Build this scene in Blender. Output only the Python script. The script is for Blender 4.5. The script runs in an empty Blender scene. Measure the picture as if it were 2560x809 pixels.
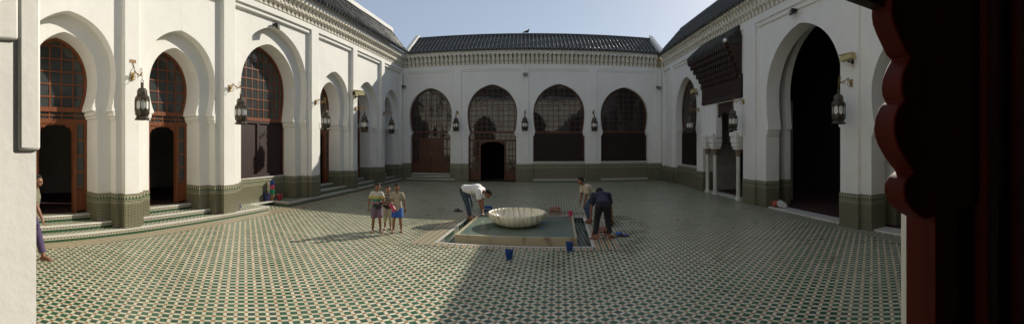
import bpy, bmesh, math, random
from mathutils import Vector, Matrix
R = math.radians
random.seed(7)
sc = bpy.context.scene
COL = sc.collection

# ------------------------------------------------------------------ node maths
class X:
    def __init__(s, nt, sock): s.nt, s.k = nt, sock
    def op(s, o, b=None, c=None):
        n = s.nt.nodes.new('ShaderNodeMath'); n.operation = o
        for i, v in enumerate((s, b, c)):
            if v is None: continue
            if isinstance(v, X): s.nt.links.new(v.k, n.inputs[i])
            else: n.inputs[i].default_value = v
        return X(s.nt, n.outputs[0])
    def __add__(s, b): return s.op('ADD', b)
    def __sub__(s, b): return s.op('SUBTRACT', b)
    def __mul__(s, b): return s.op('MULTIPLY', b)
    def __truediv__(s, b): return s.op('DIVIDE', b)
    def frac(s): return s.op('FRACT')
    def floor(s): return s.op('FLOOR')
    def abs(s): return s.op('ABSOLUTE')
    def lt(s, b): return s.op('LESS_THAN', b)
    def gt(s, b): return s.op('GREATER_THAN', b)
    def mx(s, b): return s.op('MAXIMUM', b)
    def mn(s, b): return s.op('MINIMUM', b)
    def inv(s): return s.op('MULTIPLY_ADD', -1.0, 1.0)
    def between(s, a, b): return s.gt(a) * s.lt(b)

def new_mat(name, rough=.6, spec=.5):
    m = bpy.data.materials.new(name); m.use_nodes = True
    nt = m.node_tree; b = nt.nodes['Principled BSDF']
    b.inputs['Roughness'].default_value = rough
    b.inputs['Specular IOR Level'].default_value = spec
    return m, nt, b
def rgb(nt, c):
    n = nt.nodes.new('ShaderNodeRGB'); n.outputs[0].default_value = (*c, 1); return n.outputs[0]
def mix(nt, f, a, b):
    n = nt.nodes.new('ShaderNodeMix'); n.data_type = 'RGBA'
    L = nt.links
    if isinstance(f, X): L.new(f.k, n.inputs[0])
    elif hasattr(f, 'is_linked'): L.new(f, n.inputs[0])
    else: n.inputs[0].default_value = f
    for i, v in ((6, a), (7, b)):
        if isinstance(v, tuple): n.inputs[i].default_value = (*v, 1)
        else: L.new(v, n.inputs[i])
    return n.outputs[2]
def coords(nt, kind='Object'):
    tc = nt.nodes.new('ShaderNodeTexCoord'); return tc.outputs[kind]
def xyz(nt, sock):
    n = nt.nodes.new('ShaderNodeSeparateXYZ'); nt.links.new(sock, n.inputs[0])
    return [X(nt, n.outputs[i]) for i in range(3)]
def noise(nt, vec, scale, detail=4, rough=.55):
    n = nt.nodes.new('ShaderNodeTexNoise'); n.inputs['Scale'].default_value = scale
    n.inputs['Detail'].default_value = detail; n.inputs['Roughness'].default_value = rough
    nt.links.new(vec, n.inputs['Vector']); return X(nt, n.outputs['Fac'])
def ramp(nt, f, lo, hi):
    n = nt.nodes.new('ShaderNodeMapRange'); nt.links.new(f.k, n.inputs[0])
    n.inputs[1].default_value = lo; n.inputs[2].default_value = hi; return X(nt, n.outputs[0])
def bump(nt, b, h, strength, dist=.01):
    n = nt.nodes.new('ShaderNodeBump'); n.inputs['Strength'].default_value = strength
    n.inputs['Distance'].default_value = dist
    nt.links.new(h.k, n.inputs['Height']); nt.links.new(n.outputs[0], b.inputs['Normal'])
def setc(nt, b, s): nt.links.new(s, b.inputs['Base Color'])

def plain(name, c, rough=.6, var=.12, scale=8, spec=.5, metal=0, bmp=0):
    m, nt, b = new_mat(name, rough, spec)
    v = coords(nt)
    f = ramp(nt, noise(nt, v, scale), .3, .7)
    setc(nt, b, mix(nt, f, tuple(x * (1 - var) for x in c), tuple(min(1, x * (1 + var)) for x in c)))
    b.inputs['Metallic'].default_value = metal
    if bmp: bump(nt, b, noise(nt, v, scale * 4), bmp)
    return m

def plaster(name, c, dirt=(.62, .56, .46)):
    m, nt, b = new_mat(name, .85, .25)
    v = coords(nt); x, y, z = xyz(nt, v)
    big = ramp(nt, noise(nt, v, .55, 5), .35, .75)
    fine = ramp(nt, noise(nt, v, 5, 6), .58, .85)
    stretch = nt.nodes.new('ShaderNodeMapping'); nt.links.new(v, stretch.inputs[0]); stretch.inputs['Scale'].default_value = (3, 3, .22)
    streak = ramp(nt, noise(nt, stretch.outputs[0], 2.2, 5), .60, .80)
    c2 = tuple(k * .90 for k in c)
    col = mix(nt, big, c, c2)
    col = mix(nt, streak * .34, col, dirt)
    foot = ramp(nt, z, 1.9, .9) * ramp(nt, noise(nt, v, 2.6, 6, .65), .42, .68)
    col = mix(nt, foot * .30, col, dirt)
    wash = ramp(nt, noise(nt, v, .9, 2), .50, .53)
    col = mix(nt, wash * .06, col, (.62, .61, .58))
    col = mix(nt, fine * .30, col, dirt)
    setc(nt, b, col)
    bump(nt, b, noise(nt, v, 22, 5, .6) * .5 + noise(nt, v, 1.6, 3) * 3.0, .22, .02)
    return m

M = {}
M['plaster'] = plaster('white_plaster', (.80, .785, .735))
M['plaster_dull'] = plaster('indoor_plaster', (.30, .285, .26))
M['corbel'] = plaster('corbel_plaster', (.74, .70, .61), (.40, .29, .17))
M['stain_shade'] = plaster('stained_shaded_plaster', (.36, .30, .20), (.20, .14, .08))  # brown staining plus the shade of the corbel gaps, put into the colour
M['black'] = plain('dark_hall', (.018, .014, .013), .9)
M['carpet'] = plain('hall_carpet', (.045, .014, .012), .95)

def floor_mat():
    m, nt, b = new_mat('zellij_floor', .33, .28)
    v = coords(nt); x, y, z = xyz(nt, v)
    a = R(45 - 3.8); P = .131
    u = (x * math.cos(a) + y * math.sin(a)) / P; w = (y * math.cos(a) - x * math.sin(a)) / P
    iu, iw = u.floor(), w.floor(); fu, fw = u.frac(), w.frac()
    su, sw = fu.lt(.34), fw.lt(.34)
    cmb = nt.nodes.new('ShaderNodeCombineXYZ'); nt.links.new(iu.k, cmb.inputs[0]); nt.links.new(iw.k, cmb.inputs[1])
    wn = nt.nodes.new('ShaderNodeTexWhiteNoise'); nt.links.new(cmb.outputs[0], wn.inputs['Vector']); rnd = X(nt, wn.outputs['Value'])
    g = mix(nt, rnd, (.017, .076, .038), (.042, .118, .058))
    g = mix(nt, rnd.gt(.8), g, (.034, .070, .048))
    wh = mix(nt, rnd, (.50, .47, .35), (.66, .62, .48))
    org = mix(nt, rnd, (.30, .12, .035), (.36, .20, .07))
    col = mix(nt, su.mx(sw), g, wh); col = mix(nt, su * sw, col, org)
    # joints
    e = .022
    ed = fu.lt(e).mx(fw.lt(e)).mx(fu.between(.34, .34 + e)).mx(fw.between(.34, .34 + e))
    col = mix(nt, ed * .55, col, (.15, .145, .10))
    wear = ramp(nt, noise(nt, v, .5, 6), .42, .72)
    col = mix(nt, wear * .10, col, (.30, .29, .22))
    patch = ramp(nt, noise(nt, v, .23, 3), .50, .56)               # relaid areas, slightly different batch
    col = mix(nt, patch * .12, col, (.10, .135, .075))
    dx, dy = x + .27, y - 9.78
    wet = (dx * dx + dy * dy).lt(10.5) * ramp(nt, noise(nt, v, 1.1, 4), .46, .54)
    col = mix(nt, wet * .14, col, (.03, .04, .025))
    grime = ramp(nt, noise(nt, v, 3.1, 7, .65), .60, .78)
    col = mix(nt, grime * .16, col, (.10, .09, .06))
    setc(nt, b, col)
    r = (ramp(nt, noise(nt, v, 1.3, 6), .3, .7) * .18 + .22 + rnd * .10) * (wet * -.4 + 1.0)
    nt.links.new(r.k, b.inputs['Roughness'])
    bump(nt, b, rnd * .5 + noise(nt, v, 30, 3) * .3 - ed * .6, .12, .004)
    return m
M['floor'] = floor_mat()

def stripes_mat():
    m, nt, b = new_mat('striped_border', .38, .45)
    v = coords(nt); x, y, z = xyz(nt, v)
    u = x / .135; f = u.frac()
    col = mix(nt, f.between(.0, .30), (.48, .43, .31), (.035, .085, .05))
    col = mix(nt, f.between(.5, .78), col, (.36, .20, .085))
    col = mix(nt, (y / .21).frac().lt(.05), col, (.38, .34, .27))
    wear = ramp(nt, noise(nt, v, 1.5, 6), .4, .75)
    setc(nt, b, mix(nt, wear * .25, col, (.34, .31, .23)))
    return m
M['stripes'] = stripes_mat()
def channel_mat():
    m, nt, b = new_mat('channel_tiles', .25, .5)
    v = coords(nt); x, y, z = xyz(nt, v)
    f = (x / .09).frac()
    setc(nt, b, mix(nt, f.lt(.4), (.05, .08, .06), (.22, .22, .18)))
    return m
M['channel'] = channel_mat()

def dado_mat():
    m, nt, b = new_mat('zellij_dado', .35, .45)
    uv = nt.nodes.new('ShaderNodeUVMap'); uv.uv_map = 'uv'
    u, v, _ = xyz(nt, uv.outputs[0])          # v = metres below the top edge, negative
    t = v * -1.0
    cream, green, black = (.37, .345, .23), (.018, .066, .030), (.016, .018, .015)
    # field: knots of dark and green tesserae
    p = .074
    a = ((u / p).frac() - .5).abs(); c = ((t / p).frac() - .5).abs()
    a2 = ((u / p + .5).frac() - .5).abs(); c2 = ((t / p + .5).frac() - .5).abs()
    sq = a.mx(c); dm = a2 + c2; cr = (a.lt(.10) * c.gt(.24)).mx(c.lt(.10) * a.gt(.24))
    field = mix(nt, sq.lt(.20), cream, black)
    field = mix(nt, dm.lt(.30), field, green)
    field = mix(nt, dm.between(.36, .47), field, (.16, .10, .045))
    field = mix(nt, cr, field, black)
    # top: line, triangles, lines
    tri = ((u / .085).frac() - .5).abs() * 2.0
    tp = (t - .035) / .10
    col = mix(nt, tri.gt(tp.inv()), cream, green)
    col = mix(nt, t.lt(.035), col, (.05, .022, .016))
    col = mix(nt, t.between(.010, .022), col, cream)
    col = mix(nt, t.gt(.135), col, cream)
    col = mix(nt, t.between(.150, .168), col, black)
    dash = (u / .06).frac().lt(.55)
    col = mix(nt, t.between(.178, .196) * dash, col, green)
    col = mix(nt, t.gt(.21), col, black)
    col = mix(nt, t.gt(.222), col, cream)
    col = mix(nt, t.gt(.232), col, field)
    nz = coords(nt)
    wear = ramp(nt, noise(nt, nz, 2.2, 5), .4, .75)
    setc(nt, b, mix(nt, wear * .25, col, (.20, .19, .14)))
    return m
M['dado'] = dado_mat()
def riser_mat():
    m, nt, b = new_mat('tiled_riser', .35, .45)
    uv = nt.nodes.new('ShaderNodeUVMap'); uv.uv_map = 'uv'
    u, t, _ = xyz(nt, uv.outputs[0]); t = (t / .14).frac()
    col = mix(nt, t.lt(.34), (.45, .41, .31), mix(nt, (u / .11).frac().lt(.5), (.018, .062, .028), (.028, .085, .038)))
    col = mix(nt, t.between(.34, .40), col, (.02, .02, .02))
    col = mix(nt, t.between(.52, .66) * (u / .075).frac().lt(.6), col, (.035, .06, .04))
    col = mix(nt, t.between(.72, .78), col, (.03, .03, .025))
    col = mix(nt, t.gt(.93), col, (.09, .03, .02))
    setc(nt, b, col); return m
M['riser'] = riser_mat()
def tread_mat():
    m, nt, b = new_mat('tiled_tread', .4, .4)
    v = coords(nt); x, y, z = xyz(nt, v)
    f = ((x + y) / .13).frac(); g = ((x - y) / .07).frac()
    col = mix(nt, f.lt(.5), (.38, .35, .25), (.08, .13, .075))
    col = mix(nt, g.lt(.16), col, (.42, .38, .28))
    setc(nt, b, col); return m
M['tread'] = tread_mat()
def marble(name, c, vein, amt=.8, scale=1.6, rough=.35):
    m, nt, b = new_mat(name, rough, .5)
    v = coords(nt)
    n1 = noise(nt, v, scale, 6, .6)
    w = nt.nodes.new('ShaderNodeTexWave'); w.inputs['Scale'].default_value = scale * .8; w.inputs['Distortion'].default_value = 9
    w.inputs['Detail'].default_value = 4; nt.links.new(v, w.inputs['Vector'])
    f = ramp(nt, X(nt, w.outputs['Fac']), .72, 1.0) * ramp(nt, n1, .42, .65) * amt
    col = mix(nt, ramp(nt, n1, .3, .7), c, tuple(k * .84 for k in c))
    setc(nt, b, mix(nt, f, col, vein)); return m
M['marble'] = marble('white_marble', (.66, .63, .56), (.36, .33, .29), .4)
M['onyx'] = marble('veined_marble', (.86, .81, .64), (.34, .19, .07), .9, 2.6)
M['slab'] = marble('stained_marble', (.50, .43, .29), (.20, .12, .06), 1.0, .9)

def wood(name, c, rough=.42, sc_=(14, 14, 1.2), spec=.4):
    m, nt, b = new_mat(name, rough, spec)
    mp = nt.nodes.new('ShaderNodeMapping'); nt.links.new(coords(nt), mp.inputs[0]); mp.inputs['Scale'].default_value = sc_
    f = noise(nt, mp.outputs[0], 2.0, 6, .6)
    setc(nt, b, mix(nt, ramp(nt, f, .3, .7), tuple(k * .62 for k in c), tuple(k * 1.25 for k in c)))
    bump(nt, b, f, .15, .004); return m
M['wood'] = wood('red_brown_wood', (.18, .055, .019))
M['wood_dim'] = wood('deep_brown_wood', (.088, .027, .011))  # darker tone of the red-brown wood, on all but the left wing
M['wood_dark'] = wood('old_dark_cedar', (.040, .021, .013), .55)
M['shutter'] = wood('maroon_shutter', (.024, .008, .007), .6)
M['wood_door'] = wood('polished_cedar', (.085, .011, .005), .55, (9, 9, 1.5), .12)

def glass_mat(name, c, ior, wob):
    m, nt, b = new_mat(name, .03, .5)
    b.inputs['Base Color'].default_value = (*c, 1); b.inputs['IOR'].default_value = ior
    v = coords(nt); bump(nt, b, noise(nt, v, 2.3, 2), wob, .05); return m
M['glass'] = glass_mat('dark_window_glass', (.020, .022, .022), 1.54, .06)
M['glass_grey'] = glass_mat('grey_reflection_glass', (.048, .053, .052), 1.5, .25)  # grey base colour stands in for the shade these panes reflect

def tile_mat():
    m, nt, b = new_mat('glazed_green_tiles', .24, .32)
    v = coords(nt)
    uv = nt.nodes.new('ShaderNodeUVMap'); uv.uv_map = 'uv'
    u, t, _ = xyz(nt, uv.outputs[0])
    cmb = nt.nodes.new('ShaderNodeCombineXYZ'); nt.links.new((u / .22).floor().k, cmb.inputs[0]); nt.links.new((t / .32).floor().k, cmb.inputs[1])
    wn = nt.nodes.new('ShaderNodeTexWhiteNoise'); nt.links.new(cmb.outputs[0], wn.inputs['Vector']); rnd = X(nt, wn.outputs['Value'])
    col = mix(nt, rnd, (.026, .027, .021), (.050, .048, .037))
    col = mix(nt, rnd.gt(.86), col, (.055, .055, .040))
    dirt = ramp(nt, noise(nt, v, 4, 6), .5, .75)
    setc(nt, b, mix(nt, dirt * .6, col, (.070, .056, .040)))
    nt.links.new((dirt * .35 + .22 + rnd * .15).k, b.inputs['Roughness']); return m
M['tiles'] = tile_mat()
M['bronze'] = plain('dark_bronze', (.075, .062, .045), .42, .5, 30, metal=.7)
M['brass'] = plain('old_brass', (.34, .22, .08), .4, .4, 30, metal=.8)
def pierced():
    m, nt, b = new_mat('pierced_bronze', .45, .5)
    v = coords(nt)
    vo = nt.nodes.new('ShaderNodeTexVoronoi'); vo.inputs['Scale'].default_value = 36; nt.links.new(v, vo.inputs['Vector'])
    f = X(nt, vo.outputs['Distance']).lt(.36)
    setc(nt, b, mix(nt, f, (.10, .085, .065), (.012, .010, .012))); b.inputs['Metallic'].default_value = .5; return m
M['pierced'] = pierced()
M['pane'] = plain('frosted_lantern_glass', (.62, .63, .58), .25, .2, 14)
M['metal_dark'] = plain('black_painted_metal', (.02, .02, .021), .5)
M['cctv'] = plain('beige_camera_shell', (.46, .38, .17), .45)
M['cable'] = plain('grey_cable', (.30, .29, .27), .6)
M['lens'] = plain('lamp_glass', (.20, .19, .16), .12)
def water_mat():
    m, nt, b = new_mat('shallow_green_water', .20, .5)
    v = coords(nt)
    f = ramp(nt, noise(nt, v, 1.1, 6), .3, .7)
    setc(nt, b, mix(nt, f, (.125, .170, .135), (.22, .26, .20)))
    bump(nt, b, noise(nt, v, 7, 3), .10, .02); return m
M['water'] = water_mat()
for k, c, r in (('blue', (.008, .050, .22), .4), ('pink', (.50, .05, .12), .35), ('salmon', (.30, .12, .09), .45), ('red', (.28, .02, .035), .4), ('green', (.02, .22, .12), .4),
                ('tan', (.27, .15, .06), .5), ('navy', (.018, .025, .10), .5), ('bluebag', (.05, .13, .50), .5), ('dark', (.012, .011, .012), .6), ('brownshoe', (.045, .018, .014), .6),
                ('skin', (.215, .098, .055), .5), ('skin_tan', (.29, .14, .08), .5), ('hair', (.008, .006, .005), .95), ('lip', (.22, .06, .05), .5), ('eye', (.02, .015, .012), .2),
                ('white_shirt', (.72, .71, .69), .85), ('beige_shirt', (.50, .43, .31), .85), ('khaki_shirt', (.35, .31, .23), .85), ('navy_shirt', (.018, .020, .042), .85),
                ('jeans', (.035, .055, .080), .85), ('denim', (.045, .075, .14), .85), ('black_pants', (.014, .014, .019), .85), ('purple', (.060, .040, .105), .85),
                ('mauve', (.165, .105, .16), .85), ('cream_pants', (.50, .46, .33), .85), ('blue_shorts', (.030, .11, .42), .8), ('cloth_red', (.36, .08, .05), .85), ('cloth_white', (.55, .53, .52), .85), ('olive', (.16, .15, .10), .85)):
    M[k] = plain(k + '_surface', c, r, .15, 5 if r > .8 else 20, bmp=.6 if r > .8 else 0)
def striped_shirt(name, bands, period):
    m, nt, b = new_mat(name, .85, .3)
    x, y, z = xyz(nt, coords(nt)); f = (z / period).frac(); col = None
    for lo, c in bands:
        col = rgb(nt, c) if col is None else mix(nt, f.gt(lo), col, c)
    setc(nt, b, col); return m
M['rainbow'] = striped_shirt('rainbow_striped_jersey', [(0, (.36, .17, .18)), (.475, (.03, .13, .09)), (.525, (.36, .18, .21)), (.615, (.03, .20, .13)), (.665, (.46, .40, .13)), (.725, (.50, .47, .40))], 1.2)
M['greystripe'] = striped_shirt('grey_striped_jersey', [(0, (.24, .23, .19)), (.7, (.06, .07, .07))], .06)

# ------------------------------------------------------------------ mesh helper
class MB:
    """collects faces given in local (s, d, z); a mapper turns them into world metres"""
    def __init__(s, mp=None): s.v, s.f, s.mp, s.smooth = [], [], mp or (lambda a, b, c: (a, b, c)), 35
    def vs(s, pts):
        i = len(s.v); s.v += [tuple(p) for p in pts]; return list(range(i, i + len(pts)))
    def face(s, pts): s.f.append(s.vs(pts))
    def box(s, a0, a1, b0, b1, c0, c1):
        i = s.vs([(a, b, c) for c in (c0, c1) for b in (b0, b1) for a in (a0, a1)])
        for q in ((0, 1, 3, 2), (4, 6, 7, 5), (0, 4, 5, 1), (2, 3, 7, 6), (0, 2, 6, 4), (1, 5, 7, 3)): s.f.append([i[k] for k in q])
    def prism(s, poly, d0, d1):                    # polygon in (s,z) extruded over d
        n = len(poly); a = s.vs([(p, d0, q) for p, q in poly]); b = s.vs([(p, d1, q) for p, q in poly])
        s.f.append(a); s.f.append(b[::-1])
        for i in range(n): s.f.append([a[i], b[i], b[(i + 1) % n], a[(i + 1) % n]])
    def plan(s, poly, z0, z1):                     # polygon in (s,d) extruded over z
        n = len(poly); a = s.vs([(p, q, z0) for p, q in poly]); b = s.vs([(p, q, z1) for p, q in poly])
        s.f.append(a); s.f.append(b[::-1])
        for i in range(n): s.f.append([a[i], a[(i + 1) % n], b[(i + 1) % n], b[i]])
    def ring(s, outer, inner, d0, d1):             # open band between two polylines in (s,z)
        for i in range(len(outer) - 1):
            o, p, q, r = outer[i], outer[i + 1], inner[i + 1], inner[i]
            k = s.vs([(o[0], d0, o[1]), (p[0], d0, p[1]), (q[0], d0, q[1]), (r[0], d0, r[1]), (o[0], d1, o[1]), (p[0], d1, p[1]), (q[0], d1, q[1]), (r[0], d1, r[1])])
            for t in ((0, 1, 2, 3), (3, 2, 6, 7), (0, 4, 5, 1), (4, 7, 6, 5)): s.f.append([k[j] for j in t])
    def lathe(s, prof, n=24, c=(0, 0, 0), fn=None, cap=True):
        rows = []
        for r, z in prof:
            rows.append(s.vs([(c[0] + (fn(r, z, 2 * math.pi * k / n) if fn else r) * math.cos(2 * math.pi * k / n), c[1] + (fn(r, z, 2 * math.pi * k / n) if fn else r) * math.sin(2 * math.pi * k / n), c[2] + z) for k in range(n)]))
        for a, b in zip(rows, rows[1:]):
            for k in range(n): s.f.append([a[k], a[(k + 1) % n], b[(k + 1) % n], b[k]])
        if cap: s.f.append(rows[0][::-1]); s.f.append(rows[-1])
    def tube(s, pts, r, n=6):
        pts = [Vector(p) for p in pts]; rows = []
        for i, p in enumerate(pts):
            t = (pts[min(i + 1, len(pts) - 1)] - pts[max(i - 1, 0)]).normalized()
            u = t.cross(Vector((0, 0, 1)) if abs(t.z) < .9 else Vector((1, 0, 0))).normalized(); w = t.cross(u)
            rr = r[i] if isinstance(r, (list, tuple)) else r
            rows.append(s.vs([p + (u * math.cos(2 * math.pi * k / n) + w * math.sin(2 * math.pi * k / n)) * rr for k in range(n)]))
        for a, b in zip(rows, rows[1:]):
            for k in range(n): s.f.append([a[k], a[(k + 1) % n], b[(k + 1) % n], b[k]])
        s.f.append(rows[0][::-1]); s.f.append(rows[-1])
    def ball(s, c, rx, ry=None, rz=None, n=12):
        ry = ry or rx; rz = rz or rx; rows = []
        for i in range(n // 2 + 1):
            t = math.pi * i / (n // 2)
            rows.append(s.vs([(c[0] + rx * math.sin(t) * math.cos(2 * math.pi * k / n), c[1] + ry * math.sin(t) * math.sin(2 * math.pi * k / n), c[2] - rz * math.cos(t)) for k in range(n)]))
        for a, b in zip(rows, rows[1:]):
            for k in range(n): s.f.append([a[k], a[(k + 1) % n], b[(k + 1) % n], b[k]])
    def strip(s, path, t, z0, z1):                 # cladding of thickness t on the left-hand side of a plan path; keeps its own uv
        s.uv = getattr(s, 'uv', {})
        P = [Vector(p) for p in path]; nrm = []
        for a, b in zip(P, P[1:]):
            e = (b - a).normalized(); nrm.append(Vector((-e.y, e.x)))
        off = []
        for i in range(len(P)):
            if i == 0: off.append(P[0] + nrm[0] * t)
            elif i == len(P) - 1: off.append(P[-1] + nrm[-1] * t)
            else:
                m = nrm[i - 1] + nrm[i]; off.append(P[i] + m * (2 * t / max(.2, m.length_squared)))
        u = 0
        for i in range(len(P) - 1):
            L = (P[i + 1] - P[i]).length; a, b = off[i], off[i + 1]
            k = s.vs([(a.x, a.y, z0), (b.x, b.y, z0), (b.x, b.y, z1), (a.x, a.y, z1)]); s.uv[len(s.f)] = [(u, z0 - z1), (u + L, z0 - z1), (u + L, 0), (u, 0)]; s.f.append(k)
            k = s.vs([(a.x, a.y, z1), (b.x, b.y, z1), (P[i + 1].x, P[i + 1].y, z1), (P[i].x, P[i].y, z1)]); s.uv[len(s.f)] = [(u, 0)] * 4; s.f.append(k)
            u += L
    def build(s, name, mat, parent=None, bevel=0, recalc=True):
        root = parent
        while root is not None and root.parent is not None: root = root.parent
        o0 = Vector(root.location) if root is not None else Vector((0, 0, 0))
        mp = s.mp
        me = bpy.data.meshes.new(name)
        me.from_pydata([Vector(mp(*p)) - o0 for p in s.v], [], s.f)
        uvl = me.uv_layers.new(name='uv'); own = getattr(s, 'uv', {})
        for pi, p in enumerate(me.polygons):
            if pi in own:
                for li, q in zip(p.loop_indices, own[pi]): uvl.data[li].uv = q
            else:
                hz = abs(p.normal.z) > .7
                for li, vi in zip(p.loop_indices, p.vertices):
                    a, b, c = s.v[vi]; uvl.data[li].uv = (a, b) if hz else (a + b, c)
        if recalc:
            bm = bmesh.new(); bm.from_mesh(me)
            bmesh.ops.remove_doubles(bm, verts=bm.verts, dist=1e-5)
            bmesh.ops.recalc_face_normals(bm, faces=bm.faces); bm.to_mesh(me); bm.free()
        me.shade_smooth(); me.set_sharp_from_angle(angle=R(s.smooth))
        me.materials.append(M[mat] if isinstance(mat, str) else mat)
        o = bpy.data.objects.new(name, me); COL.objects.link(o)
        if parent is not None: o.parent = parent
        if bevel:
            bv = o.modifiers.new('edge', 'BEVEL'); bv.width = bevel; bv.segments = 2; bv.limit_method = 'ANGLE'; bv.angle_limit = R(40)
        return o

def tag(o, label, cat, group=None):
    o['label'] = label; o['category'] = cat
    if group: o['group'] = group
    return o
def thing(name, label, cat, loc=(0, 0, 0), rz=0, group=None):
    o = bpy.data.objects.new(name, None); o.empty_display_size = .1; COL.objects.link(o)
    o.location = loc; o.rotation_euler = (0, 0, rz); return tag(o, label, cat, group)
def local(name, label, cat, group=None):                # thing built at the origin, moved afterwards
    return thing(name, label, cat, (0, 0, 0), 0, group)
def dup(root, loc, rz, label):
    r = root.copy(); COL.objects.link(r); r.location = loc; r.rotation_euler = (0, 0, rz); r['label'] = label
    def kids(src, dst):
        for ch in [o for o in bpy.data.objects if o.parent is src]:
            c = ch.copy(); COL.objects.link(c); c.parent = dst; kids(ch, c)
    kids(root, r); return r
def struct(o): o['kind'] = 'structure'; return o

# ------------------------------------------------------------------ arches
class Arch:
    def __init__(s, c, hw, pinch, zi, zc, zt, z0=0., R_=None):
        s.c, s.hw, s.p, s.zi, s.zc, s.zt, s.z0, s.R = c, hw, pinch, zi, zc, zt, z0, R_ or hw
    def half(s, n=22, inset=0.):
        """right half, bottom to crown, offsets from centre"""
        q = inset; R_, A = s.R - q, s.zt - q - s.zc
        out = [(s.hw - q, s.z0 + q), (s.hw - q, s.zi)]
        for i in range(0, 9):
            f = 1 - i / 8; out.append((R_ - s.p * f * f, s.zi + .001 + (s.zc - s.zi) * (1 - f)))
        for i in range(1, n + 1):
            t = math.pi / 2 * i / n; x = R_ * math.cos(t)
            pt = .055 * A * max(0, 1 - x / (.42 * R_)) ** 1.4
            out.append((x, s.zc + A * .965 * math.sin(t) + pt * .64))
        return out
    def full(s, inset=0.):                                   # left bottom, over the crown, right bottom
        h = s.half(inset=inset)
        return [(s.c - x, z) for x, z in h] + [(s.c + x, z) for x, z in h[::-1][1:]]
    def w(s, z):
        if z < s.zi: return s.hw
        if z < s.zc: return s.R - s.p * ((s.zc - z) / (s.zc - s.zi)) ** 2
        k = (z - s.zc) / (s.zt - s.zc)
        return s.R * math.sqrt(max(0, 1 - k * k))
    def top(s, o): return s.zc + (s.zt - s.zc) * math.sqrt(max(0, 1 - (o / s.R) ** 2)) * .97
    def low(s, o):
        if o <= s.R - s.p: return s.zi
        return s.zc - (s.zc - s.zi) * math.sqrt(max(0, (s.R - o) / s.p))

def wall_poly(s0, s1, zt, arches, zb=0.):
    P = [(s0, zb)]
    for a in arches: P += a.full()
    return P + [(s1, zb), (s1, zt), (s0, zt)]

def impost(root, mp, a, d0, d1, bevel=.012):
    for sg in (-1, 1):
        mb = MB(mp)
        for (pr, z0, z1) in ((.045, -.27, -.20), (.075, -.20, -.09), (a.p + .012, -.09, -.002)):
            x0, x1 = a.c + sg * (a.hw + .05), a.c + sg * (a.hw - pr)
            mb.box(min(x0, x1), max(x0, x1), d0, d1, a.zi + z0, a.zi + z1)
        mb.build('impost_moulding', 'plaster', root, bevel=bevel)

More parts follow.
